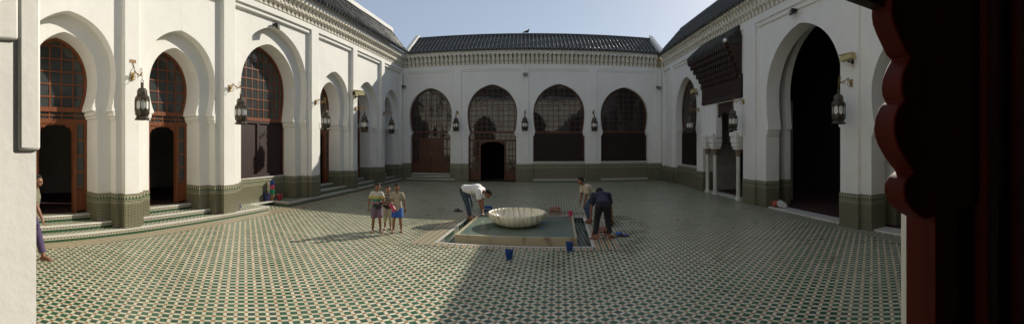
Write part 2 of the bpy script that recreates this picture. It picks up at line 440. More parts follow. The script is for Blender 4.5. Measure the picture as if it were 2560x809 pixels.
def screen(root, mp, a, d, kind, mats=('wood', 'glass'), nx=6, ds=.30, base_z=0., rows=.30, open_w=.33, open_top=None, sill=None, lattice=True):
    """timber screen filling an arch: frame > muntins, glass, lower panels"""
    wm, gm = mats
    t = .075
    fr = MB(mp)
    full = a.full(); inn = a.full(inset=t)
    fr.ring(full, inn, d, d + .09)
    zt = a.zi - .03                                          # transom beam
    fr.box(a.c - a.hw + .02, a.c + a.hw - .02, d - .012, d + .10, zt - .06, zt + .05)
    name = 'window' if kind == 'shutter' else 'door_screen'
    ztop_open = open_top or (a.zi - .50)
    if kind in ('door', 'closed'):
        fr.box(a.c - a.hw + .02, a.c + a.hw - .02, d - .010, d + .10, ztop_open, ztop_open + .11)
        for sg in (-1, 1):
            x = a.c + sg * (open_w + .05); fr.box(x - .05, x + .05, d - .008, d + .10, a.z0 + .01, ztop_open)
    frame = fr.build(name, wm, root)
    mu = MB(mp)
    k = int(a.R / ds) + 1
    b = .017
    for i in range(-k, k + 1):
        o = (i + .5) * ds if nx % 2 == 0 else i * ds
        if abs(o) > a.R - .06: continue
        z1 = a.top(abs(o)) - .03; z0 = max(a.low(abs(o)), zt)
        mu.box(a.c + o - b, a.c + o + b, d + .018, d + .062, z0, z1)
    z = zt + rows
    while z < a.zt - .10:
        h = a.w(z) - .03; mu.box(a.c - h, a.c + h, d + .014, d + .058, z - b, z + b); z += rows
    if kind in ('door', 'closed'):
        z = zt - .06 - (zt - .17 - ztop_open) / 2
        mu.box(a.c - a.hw + .03, a.c + a.hw - .03, d + .014, d + .058, z - b, z + b)
        n = int(2 * a.hw / ds + .5)
        for i in range(1, n):
            x = a.c - a.hw + 2 * a.hw * i / n; mu.box(x - b, x + b, d + .018, d + .062, ztop_open + .1, zt - .05)
        for sg in (-1, 1):
            x0, x1 = open_w + .10, a.hw - .06
            nn = max(1, int((x1 - x0) / .2 + .5))
            for i in range(1, nn):
                x = a.c + sg * (x0 + (x1 - x0) * i / nn); mu.box(x - b * 1.3, x + b * 1.3, d + .010, d + .066, a.z0 + .55, ztop_open)
            z = a.z0 + .62
            while z < ztop_open - .15:
                q0, q1 = sorted((a.c + sg * x0, a.c + sg * x1)); mu.box(q0, q1, d + .006, d + .062, z - b * 1.5, z + b * 1.5); z += .38
    mu.build('muntins', wm, frame)
    gl = MB(mp)
    if kind == 'shutter': zlow = zt
    elif kind == 'closed': zlow = a.z0 + .02
    else: zlow = ztop_open + .05
    h = [(x, z) for x, z in a.half(inset=.02) if z >= a.zi - .01]
    poly = [(a.c - a.hw + .02, zlow)] + [(a.c - x, z) for x, z in h] + [(a.c + x, z) for x, z in h[::-1][1:]] + [(a.c + a.hw - .02, zlow)]
    gl.prism(poly, d + .035, d + .045)
    if kind == 'door':
        for sg in (-1, 1):
            q0, q1 = sorted((a.c + sg * (open_w + .08), a.c + sg * (a.hw - .03))); gl.box(q0, q1, d + .035, d + .045, a.z0 + .5, ztop_open + .02)
    gl.smooth = 20
    gl.build('glass', gm, frame)
    if kind in ('door', 'closed'):
        for sg in (-1, 1):
            pn = MB(mp); q0, q1 = sorted((a.c + sg * (open_w + .10), a.c + sg * (a.hw - .07)))
            pn.box(q0, q1, d + .02, d + .07, a.z0 + .05, a.z0 + .55)
            pn.box(q0 + .06, q1 - .06, d + .006, d + .02, a.z0 + .12, a.z0 + .47)
            pn.build('lower_panel', wm, frame)
    if kind == 'door':                                         # lobed board at the head of the opening
        sb = MB(mp); pts = [(a.c - open_w, ztop_open + .02), (a.c + open_w, ztop_open + .02)]
        low = []
        n = 13
        for i in range(n * 4 + 1):
            f = i / (n * 4) * 2 - 1
            drop = .03 + .03 * abs(f) + (.05 if abs(f) > .6 else 0) + (.09 if abs(f) > .86 else 0)
            low.append((a.c - f * open_w, ztop_open + .02 - drop - .022 * abs(math.sin(f * n * math.pi / 2))))
        sb.prism(pts + low, d + .01, d + .06); sb.build('lobed_valance', wm, frame)
    if kind == 'closed':
        for sg in (-1, 1):
            dl = MB(mp); q0, q1 = sorted((a.c + sg * .012, a.c + sg * open_w))
            dl.box(q0, q1, d - .002, d + .03, a.z0 + .02, ztop_open)
            for (u0, u1, v0, v1) in ((.12, .88, .05, .22), (.12, .88, .30, .60), (.12, .88, .66, .95)):
                dl.box(q0 + (q1 - q0) * u0, q0 + (q1 - q0) * u1, d - .018, d - .002, a.z0 + (ztop_open - a.z0) * v0, a.z0 + (ztop_open - a.z0) * v1)
            leaf = dl.build('door_leaf', wm, frame)
            kn = MB(mp); kn.box(a.c + sg * .06 - .015, a.c + sg * .06 + .015, d - .06, d - .018, a.z0 + 1.0, a.z0 + 1.12); kn.build('handle', 'brass', leaf)
    if kind == 'shutter':
        sh = MB(mp); z0 = sill
        sh.box(a.c - a.hw, a.c + a.hw, d + .05, d + .10, z0, zt - .05)
        n = int(2 * a.hw / .115) if lattice else -1
        for i in range(n + 1):
            x = a.c - a.hw + .02 + (2 * a.hw - .04) * i / n; sh.box(x - .014, x + .014, d + .020, d + .052, z0, zt - .05)
        z = z0 + .06
        while lattice and z < zt - .08:
            sh.box(a.c - a.hw, a.c + a.hw, d + .016, d + .048, z - .014, z + .014); z += .115
        for q in (-a.hw + .05, 0, a.hw - .05): sh.box(a.c + q - .05, a.c + q + .05, d + .004, d + .06, z0, zt - .05)
        sh.box(a.c - a.hw, a.c + a.hw, d + .0, d + .06, z0, z0 + .09); sh.box(a.c - a.hw, a.c + a.hw, d + .0, d + .06, zt - .14, zt - .05)
        sh.build('lattice_shutter', 'shutter', frame)
    return frame

def corbels(root, mp, s0, s1, zb=6.42, pitch=.237):
    mb = MB(mp); n = int((s1 - s0) / pitch)
    for i in range(n):
        x = s0 + pitch * (i + .5)
        w = .078
        for (z0, z1, p0, p1) in ((0, .25, .02, .13), (.275, .53, .09, .24)):      # quarter-round brackets, two tiers
            P = [(.02, z1), (.02, z0), (-p0, z0)] + [(-p0 - (p1 - p0) * (1 - math.cos(t * math.pi / 10)), z0 + .03 + (z1 - z0 - .10) * math.sin(t * math.pi / 10)) for t in range(1, 6)] + [(-p1 - .012, z1 - .06), (-p1 - .012, z1)]
            a_ = mb.vs([(x - w, q, zb + z) for q, z in P]); b_ = mb.vs([(x + w, q, zb + z) for q, z in P]); k_ = len(P)
            mb.f.append(a_); mb.f.append(b_[::-1])
            for t in range(k_): mb.f.append([a_[t], b_[t], b_[(t + 1) % k_], a_[(t + 1) % k_]])
    mb.box(s0, s1, -.06, .02, zb + .252, zb + .273)
    o = mb.build('corbel_cornice', 'corbel', root, bevel=.018)
    mb = MB(mp); mb.box(s0, s1, -.012, .03, zb, zb + .53); mb.build('cornice_backing', 'stain_shade', o); return o
def eave(root, mp, s0, s1, dz=0.):
    mb = MB(mp)
    mb.box(s0, s1, -.26, .3, 6.95, 7.10 + dz); mb.box(s0, s1, -.29, .3, 7.10 + dz, 7.15 + dz)
    return mb.build('eave_band', 'plaster', root, bevel=.01)
def roof(root, mp, s0, s1, d0=-.42, d1=1.75, z0=7.13, z1=8.45, pitch=.22, name='roof', ridge=True, clip=None, mat='tiles'):
    mb = MB(mp); n = int((s1 - s0) / pitch); K = 8; rows = max(3, int((d1 - d0) / .30))
    cols = n * K
    grid = []
    for j in range(rows):
        for e in (0, 1):
            f = (j + e) / rows; line = []
            lift = .014 * (1 - e)
            for i in range(cols + 1):
                x = s0 + pitch * i / K; ph = (i % K) / K
                h = .090 * math.sin(math.pi * ph / .60) ** .8 if ph < .60 else -.022 * math.sin(math.pi * (ph - .60) / .40)
                jit = .008 * math.sin((i // K) * 12.9898 + j * 4.3)
                line.append((x, d0 + (d1 - d0) * f - h * .45, z0 + (z1 - z0) * f + h * .8 + lift + jit))
            grid.append(line)
    if clip:
        grid = [[clip(p) for p in ln] for ln in grid]
    idx = [mb.vs(ln) for ln in grid]
    mb.uv = {}
    for a, b in zip(range(len(idx) - 1), range(1, len(idx))):
        for i in range(cols):
            mb.uv[len(mb.f)] = [(i / K * .22 + .01, a // 2 * .32 + .05)] * 4
            mb.f.append([idx[a][i], idx[a][i + 1], idx[b][i + 1], idx[b][i]])
    # tile noses
    low = mb.vs([(p[0], p[1] + .03, z0 - .035) for p in grid[0]])
    for i in range(cols):
        mb.uv[len(mb.f)] = [(i / K * .22 + .01, .01)] * 4
        mb.f.append([low[i], low[i + 1], idx[0][i + 1], idx[0][i]])
    mb.smooth = 50
    o = mb.build(name, mat, root, recalc=False)
    if ridge:
        rb = MB(mp); P = []
        for i in range(9):
            t = math.pi * i / 8; P.append((d1 + .10 * math.cos(t), z1 + .09 * math.sin(t) + .02))
        a = [rb.vs([(s, d, z) for d, z in P]) for s in (s0, s1)]
        for i in range(8): rb.f.append([a[0][i], a[0][i + 1], a[1][i + 1], a[1][i]])
        rb.f.append(a[0]); rb.f.append(a[1][::-1])
        rb.box(s0, s1, d1 - .10, d1 + .12, z1 - .12, z1 + .02)
        rb.build('ridge', mat, o)
    return o
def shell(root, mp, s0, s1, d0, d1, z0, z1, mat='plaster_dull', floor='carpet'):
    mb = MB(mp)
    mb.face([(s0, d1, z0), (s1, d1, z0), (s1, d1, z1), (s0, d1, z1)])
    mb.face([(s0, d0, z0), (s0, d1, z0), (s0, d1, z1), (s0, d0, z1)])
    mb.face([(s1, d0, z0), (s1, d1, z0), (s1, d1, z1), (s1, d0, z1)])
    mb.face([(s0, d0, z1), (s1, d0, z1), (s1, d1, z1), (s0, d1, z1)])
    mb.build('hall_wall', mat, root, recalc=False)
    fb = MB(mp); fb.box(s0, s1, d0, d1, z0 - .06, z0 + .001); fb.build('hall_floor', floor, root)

# wing mappers (s along the wall, d away from the court)
ML = lambda s, d, z: (-8.053 + .0366 * s - d, s, z)
MR = lambda s, d, z: (7.057 + .0112 * s + d, s, z)
MK = lambda s, d, z: (s, 21.7 + d, z)
MS = lambda s, d, z: (s, .55 - d, z)

# ================================================================== GROUND
def rot(p, c, a): x, y = p[0] - c[0], p[1] - c[1]; return (c[0] + x * math.cos(a) - y * math.sin(a), c[1] + x * math.sin(a) + y * math.cos(a))
FC, FA = (-.27, 9.78), R(-4.0)
def sq(h): return [rot((FC[0] + x * h, FC[1] + y * h), FC, FA) for x, y in ((-1, -1), (1, -1), (1, 1), (-1, 1))]
g = MB(); g.face([(-300, -300, -.5), (300, -300, -.5), (300, 300, -.5), (-300, 300, -.5)])
struct(g.build('ground', plain('dry_earth', (.20, .17, .13), .9)))
hole = sq(1.60)
outer = [(-9.5, .0), (9.5, .0), (9.5, 22.6), (-9.5, 22.6)]
g = MB()
for i in range(4):
    j = (i + 1) % 4; g.face([(*outer[i], 0), (*outer[j], 0), (*hole[j], 0), (*hole[i], 0)])
struct(g.build('courtyard_floor', 'floor'))
g = MB(); g.face([(*p, -.12) for p in hole])
for i in range(4):
    j = (i + 1) % 4; g.face([(*hole[i], -.12), (*hole[j], -.12), (*hole[j], 0.), (*hole[i], 0.)])
struct(g.build('channel', 'channel'))
# striped tile border and pale kerb line round the channel (local axes follow the basin)
def ring_obj(name, h0, h1, z, mat, front=None):
    mb = MB()
    A = [(-h1, -(front or h1)), (h1, -(front or h1)), (h1, h1), (-h1, h1)]; B = [(-h0, -h0), (h0, -h0), (h0, h0), (-h0, h0)]
    for i in range(4):
        j = (i + 1) % 4; mb.face([(*A[i], z), (*A[j], z), (*B[j], z), (*B[i], z)])
    o = mb.build(name, mat, None, recalc=False); o.location = (*FC, 0); o.rotation_euler.z = FA; return struct(o)
ring_obj('channel_kerb', 1.60, 1.67, .008, 'marble')
ring_obj('floor_border', 1.67, 2.14, .004, 'stripes', 1.90)
g = MB(ML); g.face([(-1, -.50, .004), (21.6, -.50, .004), (21.6, -.03, .004), (-1, -.03, .004)]); struct(g.build('wall_border', 'stripes', None, recalc=False))
g = MB(MR); g.face([(.6, -.30, .004), (21.6, -.30, .004), (21.6, .02, .004), (.6, .02, .004)]); struct(g.build('wall_border', 'tread', None, recalc=False))

# ================================================================== LEFT WING (sunlit)
lw = thing('arcade_wing', 'sunlit white courtyard wing on the left with deep double horseshoe arches and tiled piers', 'building', ML(10, 0, 0))
o1, o2, dm = .40, .97, .15
ZT = 7.0
cs = [(3.55, 1.16), (6.63, 1.18), (10.52, 1.755), (14.35, 1.17), (17.36, 1.14), (20.38, 1.06)]
cs = [(.45, 1.1)] + cs
outA, inA = [], []
for i, (c, hw) in enumerate(cs):
    big = i == 3
    zt, zc = (5.90, 4.15) if big else (5.02, 3.72)
    outA.append(Arch(c, hw, .11, 2.93, zc, zt))
    zt2, zc2 = (5.38, 3.92) if big else (4.62, 3.58)
    inA.append(Arch(c, hw - .35, .13, 2.95, zc2, zt2, z0=.14 if big else .42))
mb = MB(ML); mb.prism(wall_poly(-1, 21.72, ZT, outA), dm, o1); mb.build('wall', 'plaster', lw)
ia = [Arch(a.c, a.hw, a.p, a.zi, a.zc, a.zt) for a in inA]
mb = MB(ML); mb.prism(wall_poly(-1, 21.72, ZT, ia), o1 + .001, o2 + .06); mb.build('inner_wall', 'plaster', lw)
for a in outA: impost(lw, ML, a, dm - .012, o1 + .03)
for a in inA: impost(lw, ML, a, o1 - .012, o2)
pil = [(1.85, 2.27), (4.86, 5.27), (8.0, 8.46), (12.38, 12.85), (15.62, 16.02), (18.68, 19.08), (21.52, 21.72)]
for p0, p1 in pil:
    mb = MB(ML); mb.box(p0, p1, 0, dm + .02, .0, 6.30); mb.build('pilaster', 'plaster', lw, bevel=.012)
mb = MB(ML); mb.box(-1, 21.7, .001, dm + .1, 6.22, 6.44); mb.box(-1, 21.7, .05, dm + .1, 6.44, ZT); mb.build('frieze', 'plaster', lw, bevel=.012)
for (a0, a1), (b0, b1) in zip(pil, pil[1:]):                     # sunk panel surrounds below the frieze
    mb = MB(ML); mb.box(a1, b0, .06, dm + .05, 6.09, 6.24); mb.build('panel_moulding', 'plaster', lw, bevel=.02)
mb = MB(ML); mb.plan([(4.98, -.004), (5.16, -.004), (5.16, .02), (4.98, .02)], 3.98, 4.06); mb.tube([(5.06, -.006, 3.98), (5.10, -.008, 3.90), (5.03, -.008, 3.80), (5.0, -.006, 3.74)], .005, 4); mb.tube([(5.08, -.006, 3.98), (5.12, -.008, 3.86), (5.13, -.006, 3.78)], .005, 4); mb.build('exposed_fixing', 'tan', lw)
DZ = .93
for i in range(len(pil) - 1):                                  # one tiled pier foot per pier
    A, B = i, i + 1
    p0, p1 = pil[i]
    zb = .0
    path = [(inA[A].c + inA[A].hw, o2), (inA[A].c + inA[A].hw, o1), (outA[A].c + outA[A].hw, o1), (outA[A].c + outA[A].hw, dm), (p0, dm), (p0, 0), (p1, 0), (p1, dm),
            (outA[B].c - outA[B].hw, dm), (outA[B].c - outA[B].hw, o1), (inA[B].c - inA[B].hw, o1), (inA[B].c - inA[B].hw, o2)]
    mb = MB(ML); mb.strip(path[::-1], .014, zb, DZ); mb.build('tiled_dado', 'dado', lw)
mb = MB(ML); a = inA[-1]; b = outA[-1]
mb.strip([(a.c + a.hw, o2), (a.c + a.hw, o1), (b.c + b.hw, o1), (b.c + b.hw, dm), (21.52, dm), (21.52, 0), (21.69, 0)][::-1], .014, 0, DZ); mb.build('tiled_dado', 'dado', lw)
# steps
def step_mesh(mp, plan, z0, z1, root, nose=.10):
    r = MB(mp); r.plan(plan, z0, z1 - .028); st = r.build('step', 'riser', root)
    return st
n0, n1 = 9.92, 10.98
front = [(-1, -.035), (n0, -.035), (n0, .72), (n1, .72), (n1, -.035), (21.66, -.035), (21.66, o2 + .02), (-1, o2 + .02)]
st = step_mesh(ML, front, 0, .14, lw)
mb = MB(ML)
def nosing(mb, s0, s1, d0, z, w=.10): mb.box(s0, s1, d0 - .012, d0 + w, z - .028, z)
nosing(mb, -1, n0 + .012, -.035, .14); nosing(mb, n1 - .012, 21.66, -.035, .14); mb.box(n0 - .10, n0 + .012, .065, .60, .112, .14); mb.box(n1 - .012, n1 + .10, .065, .60, .112, .14); mb.box(n0 - .1, n1 + .1, .60, .735, .112, .14)
mb.build('marble_nosing', 'marble', st, bevel=.006)
mb = MB(ML); mb.box(-1, n0 - .10, .065, o2, .112, .137); mb.box(n1 + .10, 21.66, .065, o2, .112, .137); mb.box(n0 - .1, n1 + .1, .735, o2, .112, .137); mb.build('tread', 'tread', st)
for i, a in enumerate(inA):
    if i == 3: continue
    oa = outA[i]
    for (h, d0, z) in ((oa.hw - .016, .30, .28), (a.hw - .016, .72, .42)):
        st = step_mesh(ML, [(a.c - h, d0), (a.c + h, d0), (a.c + h, o2 + .05), (a.c - h, o2 + .05)], z - .141, z, lw)
        mb = MB(ML); nosing(mb, a.c - h, a.c + h, d0, z); mb.build('marble_nosing', 'marble', st, bevel=.006)
        mb = MB(ML); mb.box(a.c - h, a.c + h, d0 + .10, o2 + .05, z - .028, z - .003); mb.build('tread', 'tread', st)
for i, a in enumerate(inA):
    if i == 3:
        f = screen(lw, ML, Arch(a.c, a.hw, a.p, a.zi, a.zc, a.zt, z0=.95), o2 - .06, 'shutter', ('wood', 'glass_grey'), nx=7, ds=.295, rows=.335, sill=.98, lattice=False)
        f['label'] = 'large arched window with an open grid of panes over a dark shutter'
        mb = MB(ML); mb.box(a.c - a.hw + .001, a.c + a.hw - .001, o2 - .10, o2 + .05, .13, .93); mb.build('window_apron', 'plaster', lw)
        mb = MB(ML); mb.strip([(a.c + a.hw, o2 - .10), (a.c - a.hw, o2 - .10)], .014, .137, .93); mb.build('tiled_dado', 'dado', lw)
        mb = MB(ML); mb.box(a.c - a.hw, a.c + a.hw, o2 - .15, o2 + .05, .93, .965); mb.build('window_sill', 'marble', lw, bevel=.006)
    else:
        screen(lw, ML, a, o2 - .03, 'door', ('wood', 'glass_grey'), nx=6, ds=.295, rows=.30, open_top=2.58, open_w=.44)
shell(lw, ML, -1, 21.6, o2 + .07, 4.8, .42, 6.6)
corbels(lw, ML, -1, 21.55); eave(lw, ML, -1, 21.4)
VD = 1.30
def clipL(p):                                                   # valley where the roofs meet
    lim = 21.30 + (p[1] + .42); return (min(p[0], lim), p[1], p[2])
rf = roof(lw, ML, -1, 23.5, d1=VD, z1=9.0, clip=clipL, ridge=False)
mb = MB(ML); mb.box(-1, 23.45, VD - .02, VD + .22, 8.3, 9.28); mb.build('parapet', 'plaster', rf, bevel=.015)

# ================================================================== BACK WING
bw = thing('arcade_wing', 'shaded white wing closing the far end, four horseshoe arches under a green tile roof', 'building', (0, 21.7, 0))
bm_, bs = .06, .36
BA = [Arch(-5.66, 1.16, .10, 2.80, 3.70, 5.22, R_=1.24), Arch(-2.18, 1.32, .10, 2.76, 3.75, 5.34, R_=1.37), Arch(1.48, 1.42, .10, 2.76, 3.75, 5.35, R_=1.41), Arch(5.13, 1.34, .10, 2.80, 3.68, 5.24, R_=1.36)]
mb = MB(MK); mb.prism(wall_poly(-7.6, 7.6, ZT, BA), bm_, bs + .12); mb.build('wall', 'plaster', bw)
bp = [(-7.22, -6.98), (-4.30, -3.88), (-.58, -.18), (3.12, 3.55), (6.90, 7.28)]
for p0, p1 in bp:
    mb = MB(MK); mb.box(p0, p1, 0, bm_ + .02, 0, 6.22); mb.build('pilaster', 'plaster', bw, bevel=.012)
mb = MB(MK); mb.box(-7.6, 7.6, .001, bm_ + .1, 6.16, 6.44); mb.box(-7.6, 7.6, .02, bm_ + .1, 6.44, ZT); mb.build('frieze', 'plaster', bw, bevel=.012)
for (a0, a1), (b0, b1) in zip(bp, bp[1:]):
    mb = MB(MK); mb.box(a1, b0, .028, bm_ + .03, 6.06, 6.17); mb.build('panel_moulding', 'plaster', bw, bevel=.01)
for a in BA: impost(bw, MK, a, bm_ - .03, bs - .02)
BZ = 1.0
bpath = [[(-7.25, 0), (-6.98, 0), (-6.98, bm_), (BA[0].c - BA[0].hw, bm_), (BA[0].c - BA[0].hw, bs)]]
for i in range(3):
    A, B = BA[i], BA[i + 1]; p0, p1 = bp[i + 1]
    bpath.append([(A.c + A.hw, bs), (A.c + A.hw, bm_), (p0, bm_), (p0, 0), (p1, 0), (p1, bm_), (B.c - B.hw, bm_), (B.c - B.hw, bs)])
bpath.append([(BA[3].c + BA[3].hw, bs), (BA[3].c + BA[3].hw, bm_), (6.9, bm_), (6.9, 0), (7.27, 0)])
for p in bpath:
    mb = MB(MK); mb.strip(p[::-1], .02, 0, BZ); mb.build('tiled_dado', 'dado', bw)
for k in (2, 3):
    a = BA[k]
    mb = MB(MK); mb.box(a.c - a.hw + .001, a.c + a.hw - .001, .14, bs + .1, 0, 1.08); mb.build('window_apron', 'plaster', bw)
    mb = MB(MK); mb.strip([(a.c + a.hw, .14), (a.c - a.hw, .14)], .014, 0, 1.0); mb.build('tiled_dado', 'dado', bw)
    mb = MB(MK); mb.box(a.c - a.hw, a.c + a.hw, .02, bs + .02, 1.08, 1.125); mb.build('window_sill', 'marble', bw, bevel=.006)
    mb = MB(MK); mb.box(a.c - a.hw, a.c + a.hw, .02, .126, .14, .17); mb.build('ledge', 'marble', bw, bevel=.006)
    mb = MB(MK); mb.strip([(a.c + a.hw, .03), (a.c - a.hw, .03)], .012, 0, .139); mb.build('skirting', 'riser', bw)
def with_z0(a, z0): return Arch(a.c, a.hw, a.p, a.zi, a.zc, a.zt, z0=z0, R_=a.R)
f = screen(bw, MK, with_z0(BA[0], .44), bs - .05, 'closed', ('wood_dim', 'glass'), nx=7, ds=.30, rows=.30, open_w=.62, open_top=2.32); f['label'] = 'closed arched door screen above three steps'
f = screen(bw, MK, with_z0(BA[1], .02), bs - .05, 'door', ('wood_dim', 'glass'), nx=7, ds=.30, rows=.30, open_w=.66, open_top=2.22); f['label'] = 'arched door screen with its black doorway open at floor level'
screen(bw, MK, with_z0(BA[2], 1.125), bs - .05, 'shutter', ('wood_dim', 'glass'), nx=7, ds=.30, rows=.30, sill=1.125)
screen(bw, MK, with_z0(BA[3], 1.125), bs - .05, 'shutter', ('wood_dim', 'glass'), nx=7, ds=.30, rows=.30, sill=1.125)
for (d0, z) in ((-.06, .15), (.06, .30), (.20, .44)):
    a = BA[0]; h = a.hw - .022 if d0 > -.05 else a.hw + .25
    st = step_mesh(MK, [(a.c - h, d0), (a.c + h, d0), (a.c + h, bs), (a.c - h, bs)], z - .15, z, bw)
    mb = MB(MK); nosing(mb, a.c - h, a.c + h, d0, z, .35); mb.build('marble_nosing', 'marble', st, bevel=.006)
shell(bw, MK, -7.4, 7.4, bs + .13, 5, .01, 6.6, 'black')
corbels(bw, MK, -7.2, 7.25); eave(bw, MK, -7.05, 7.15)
rf = roof(bw, MK, -6.82, 7.12, d1=1.72, z1=8.44)
for x0, x1 in ((-7.02, -6.80), (7.08, 7.30)):
    mb = MB(MK); i = mb.vs([(x, d, z) for x in (x0, x1) for d, z in ((-.40, 7.03), (1.82, 8.2), (1.82, 8.74), (-.40, 7.34))])
    for q in ((0, 1, 2, 3), (7, 6, 5, 4), (0, 4, 5, 1), (1, 5, 6, 2), (2, 6, 7, 3), (3, 7, 4, 0)): mb.f.append([i[k] for k in q])
    mb.build('verge_parapet', 'plaster', rf, bevel=.015)
mb = MB(MK); mb.box(-7.0, 7.28, 1.80, 2.0, 6.8, 8.40); mb.build('rear_wall', 'plaster', bw)

# ================================================================== RIGHT WING
rw = thing('arcade_wing', 'shaded white wing on the right with a tall open archway and dark halls behind it', 'building', MR(10, 0, 0))
rm, rs = .10, .62
RA = [Arch(4.75, 1.62, .10, 2.55, 3.30, 4.95), Arch(9.18, 1.80, .12, 2.62, 3.62, 5.62), Arch(18.2, 1.38, .10, 2.85, 3.65, 5.36)]
P = [(.6, 0)] + RA[0].full() + RA[1].full() + [(12.42, 0), (12.42, 3.72), (16.12, 3.72), (16.12, 0)] + RA[2].full() + [(21.9, 0), (21.9, ZT), (.6, ZT)]
mb = MB(MR); mb.prism(P, rm, rs); mb.build('wall', 'plaster', rw)
rp = [(2.6, 3.0), (6.72, 7.36), (11.55, 12.36), (16.40, 16.72), (19.9, 20.3), (21.4, 21.7)]
for p0, p1 in rp:
    if p0 == 16.40: continue
    mb = MB(MR); mb.box(p0, p1, 0, rm + .02, 0, 6.22); mb.build('pilaster', 'plaster', rw, bevel=.012)
mb = MB(MR); mb.box(.6, 21.75, .001, rm + .1, 6.17, 6.44); mb.box(.6, 21.75, .02, rm + .1, 6.44, ZT); mb.build('frieze', 'plaster', rw, bevel=.012)
for b in ((3.0, 6.72, .05, rm + .03, 6.03, 6.18), (7.36, 11.55, .05, rm + .03, 6.03, 6.18), (12.36, 19.9, .05, rm + .03, 6.03, 6.18), (11.40, 11.50, .06, rm + .03, 2.7, 6.03)):
    mb = MB(MR); mb.box(*b); mb.build('panel_moulding', 'plaster', rw, bevel=.012)
for a in RA: impost(rw, MR, a, rm - .012, rs - .02)
RZ = .86
def jamb(a, sg): return (a.c + sg * a.hw)
paths = [[(jamb(RA[0], 1), rs), (jamb(RA[0], 1), rm), (6.72, rm), (6.72, 0), (7.36, 0), (7.36, rm), (jamb(RA[1], -1), rm), (jamb(RA[1], -1), rs)],
         [(jamb(RA[1], 1), rs), (jamb(RA[1], 1), rm), (11.55, rm), (11.55, 0), (12.36, 0), (12.36, rm), (12.42, rm), (12.42, rs)],
         [(16.12, rs), (16.12, rm), (jamb(RA[2], -1), rm), (jamb(RA[2], -1), .40)],
         [(jamb(RA[2], 1), .40), (jamb(RA[2], 1), rm), (19.9, rm), (19.9, 0), (20.3, 0), (20.3, rm), (21.4, rm), (21.4, 0), (21.68, 0)]]
for p in paths:
    mb = MB(MR); mb.strip(p[::-1], .016, 0, RZ); mb.build('tiled_dado', 'dado', rw)
a = RA[2]
mb = MB(MR); mb.box(a.c - a.hw + .001, a.c + a.hw - .001, .22, rs - .02, 0, 1.0); mb.build('window_apron', 'plaster', rw)
mb = MB(MR); mb.strip([(a.c + a.hw, .22), (a.c - a.hw, .22)], .014, 0, .95); mb.build('tiled_dado', 'dado', rw)
mb = MB(MR); mb.box(a.c - a.hw, a.c + a.hw, .12, rs - .02, 1.0, 1.04); mb.build('window_sill', 'marble', rw, bevel=.006)
screen(rw, MR, Arch(a.c, a.hw, a.p, a.zi, a.zc, a.zt, z0=1.04), .42, 'shutter', ('wood_dim', 'glass'), nx=7, ds=.29, rows=.29, sill=1.04)
for k in (0, 1):                                                # thresholds
    a = RA[k]; mb = MB(MR); mb.box(a.c - a.hw + .02, a.c + a.hw - .02, .16, rs, -.02, .035); mb.build('threshold', 'marble', rw, bevel=.006)
mb = MB(MR); mb.box(12.44, 16.10, .20, rs, -.02, .03); mb.build('threshold', 'marble', rw, bevel=.006)
# second, inner arcade seen through the openings
mb = MB(MR)
ia = [Arch(4.6, 1.72, .1, 2.5, 3.3, 5.2), Arch(9.25, 1.9, .1, 2.6, 3.8, 6.0)]
mb.prism(wall_poly(.6, 11.9, 6.5, ia), 1.0, 1.22); mb.build('inner_wall', 'plaster', rw)
mb = MB(MR); mb.strip([(11.9, 1.0), (jamb(ia[1], 1), 1.0), (jamb(ia[1], 1), 1.22)], .016, 0, RZ); mb.strip([(jamb(ia[1], -1), 1.22), (jamb(ia[1], -1), 1.0), (jamb(ia[0], 1), 1.0), (jamb(ia[0], 1), 1.22)], .016, 0, RZ); mb.build('tiled_dado', 'dado', rw)
# recess behind the portal columns
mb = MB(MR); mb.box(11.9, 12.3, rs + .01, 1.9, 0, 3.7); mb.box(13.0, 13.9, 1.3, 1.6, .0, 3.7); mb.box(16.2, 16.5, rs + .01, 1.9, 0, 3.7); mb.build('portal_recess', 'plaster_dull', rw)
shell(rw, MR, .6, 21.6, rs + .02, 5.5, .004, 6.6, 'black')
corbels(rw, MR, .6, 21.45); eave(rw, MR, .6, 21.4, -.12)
def clipR(p): return (min(p[0], 21.30 + (p[1] + .42)), p[1], p[2])
rf = roof(rw, MR, .6, 23.6, d0=-.34, d1=1.9, z0=6.98, z1=9.30, clip=clipR)
mb = MB(MR); mb.box(.6, 23.4, 1.95, 2.15, 6.8, 9.25); mb.build('rear_wall', 'plaster', rw)

# ------------------------------------------------------------------ portal
pt = thing('entrance_portal', 'carved dark wood portal under a green tiled hood on slim marble columns, right wall', 'portal', MR(14.4, 0, 0))
hood = roof(pt, MR, 12.62, 16.42, d0=-.56, d1=.02, z0=5.72, z1=6.34, pitch=.19, ridge=False, name='hood_roof',
            clip=lambda p: (min(p[0], 16.42 - max(0, (p[1] + .56)) * 1.0), p[1], p[2]))
mb = MB(MR)
i = mb.vs([(12.56, -.60, 5.70), (12.56, .06, 6.46), (12.56, .06, 5.66), (12.66, -.60, 5.70), (12.66, .06, 6.46), (12.66, .06, 5.66)])
for q in ((0, 1, 2), (5, 4, 3), (0, 3, 4, 1), (1, 4, 5, 2), (0, 2, 5, 3)): mb.f.append([i[k] for k in q])
mb.build('verge_tiles', 'tiles', hood)
mb = MB(MR); mb.ball((12.60, -.60, 5.76), .075); mb.build('finial', 'plaster', hood)
mb = MB(MR)
tiers = [(5.60, 5.72, -.54), (5.40, 5.60, -.46), (5.20, 5.40, -.36), (5.0, 5.20, -.27), (4.80, 5.0, -.19), (4.60, 4.80, -.12)]
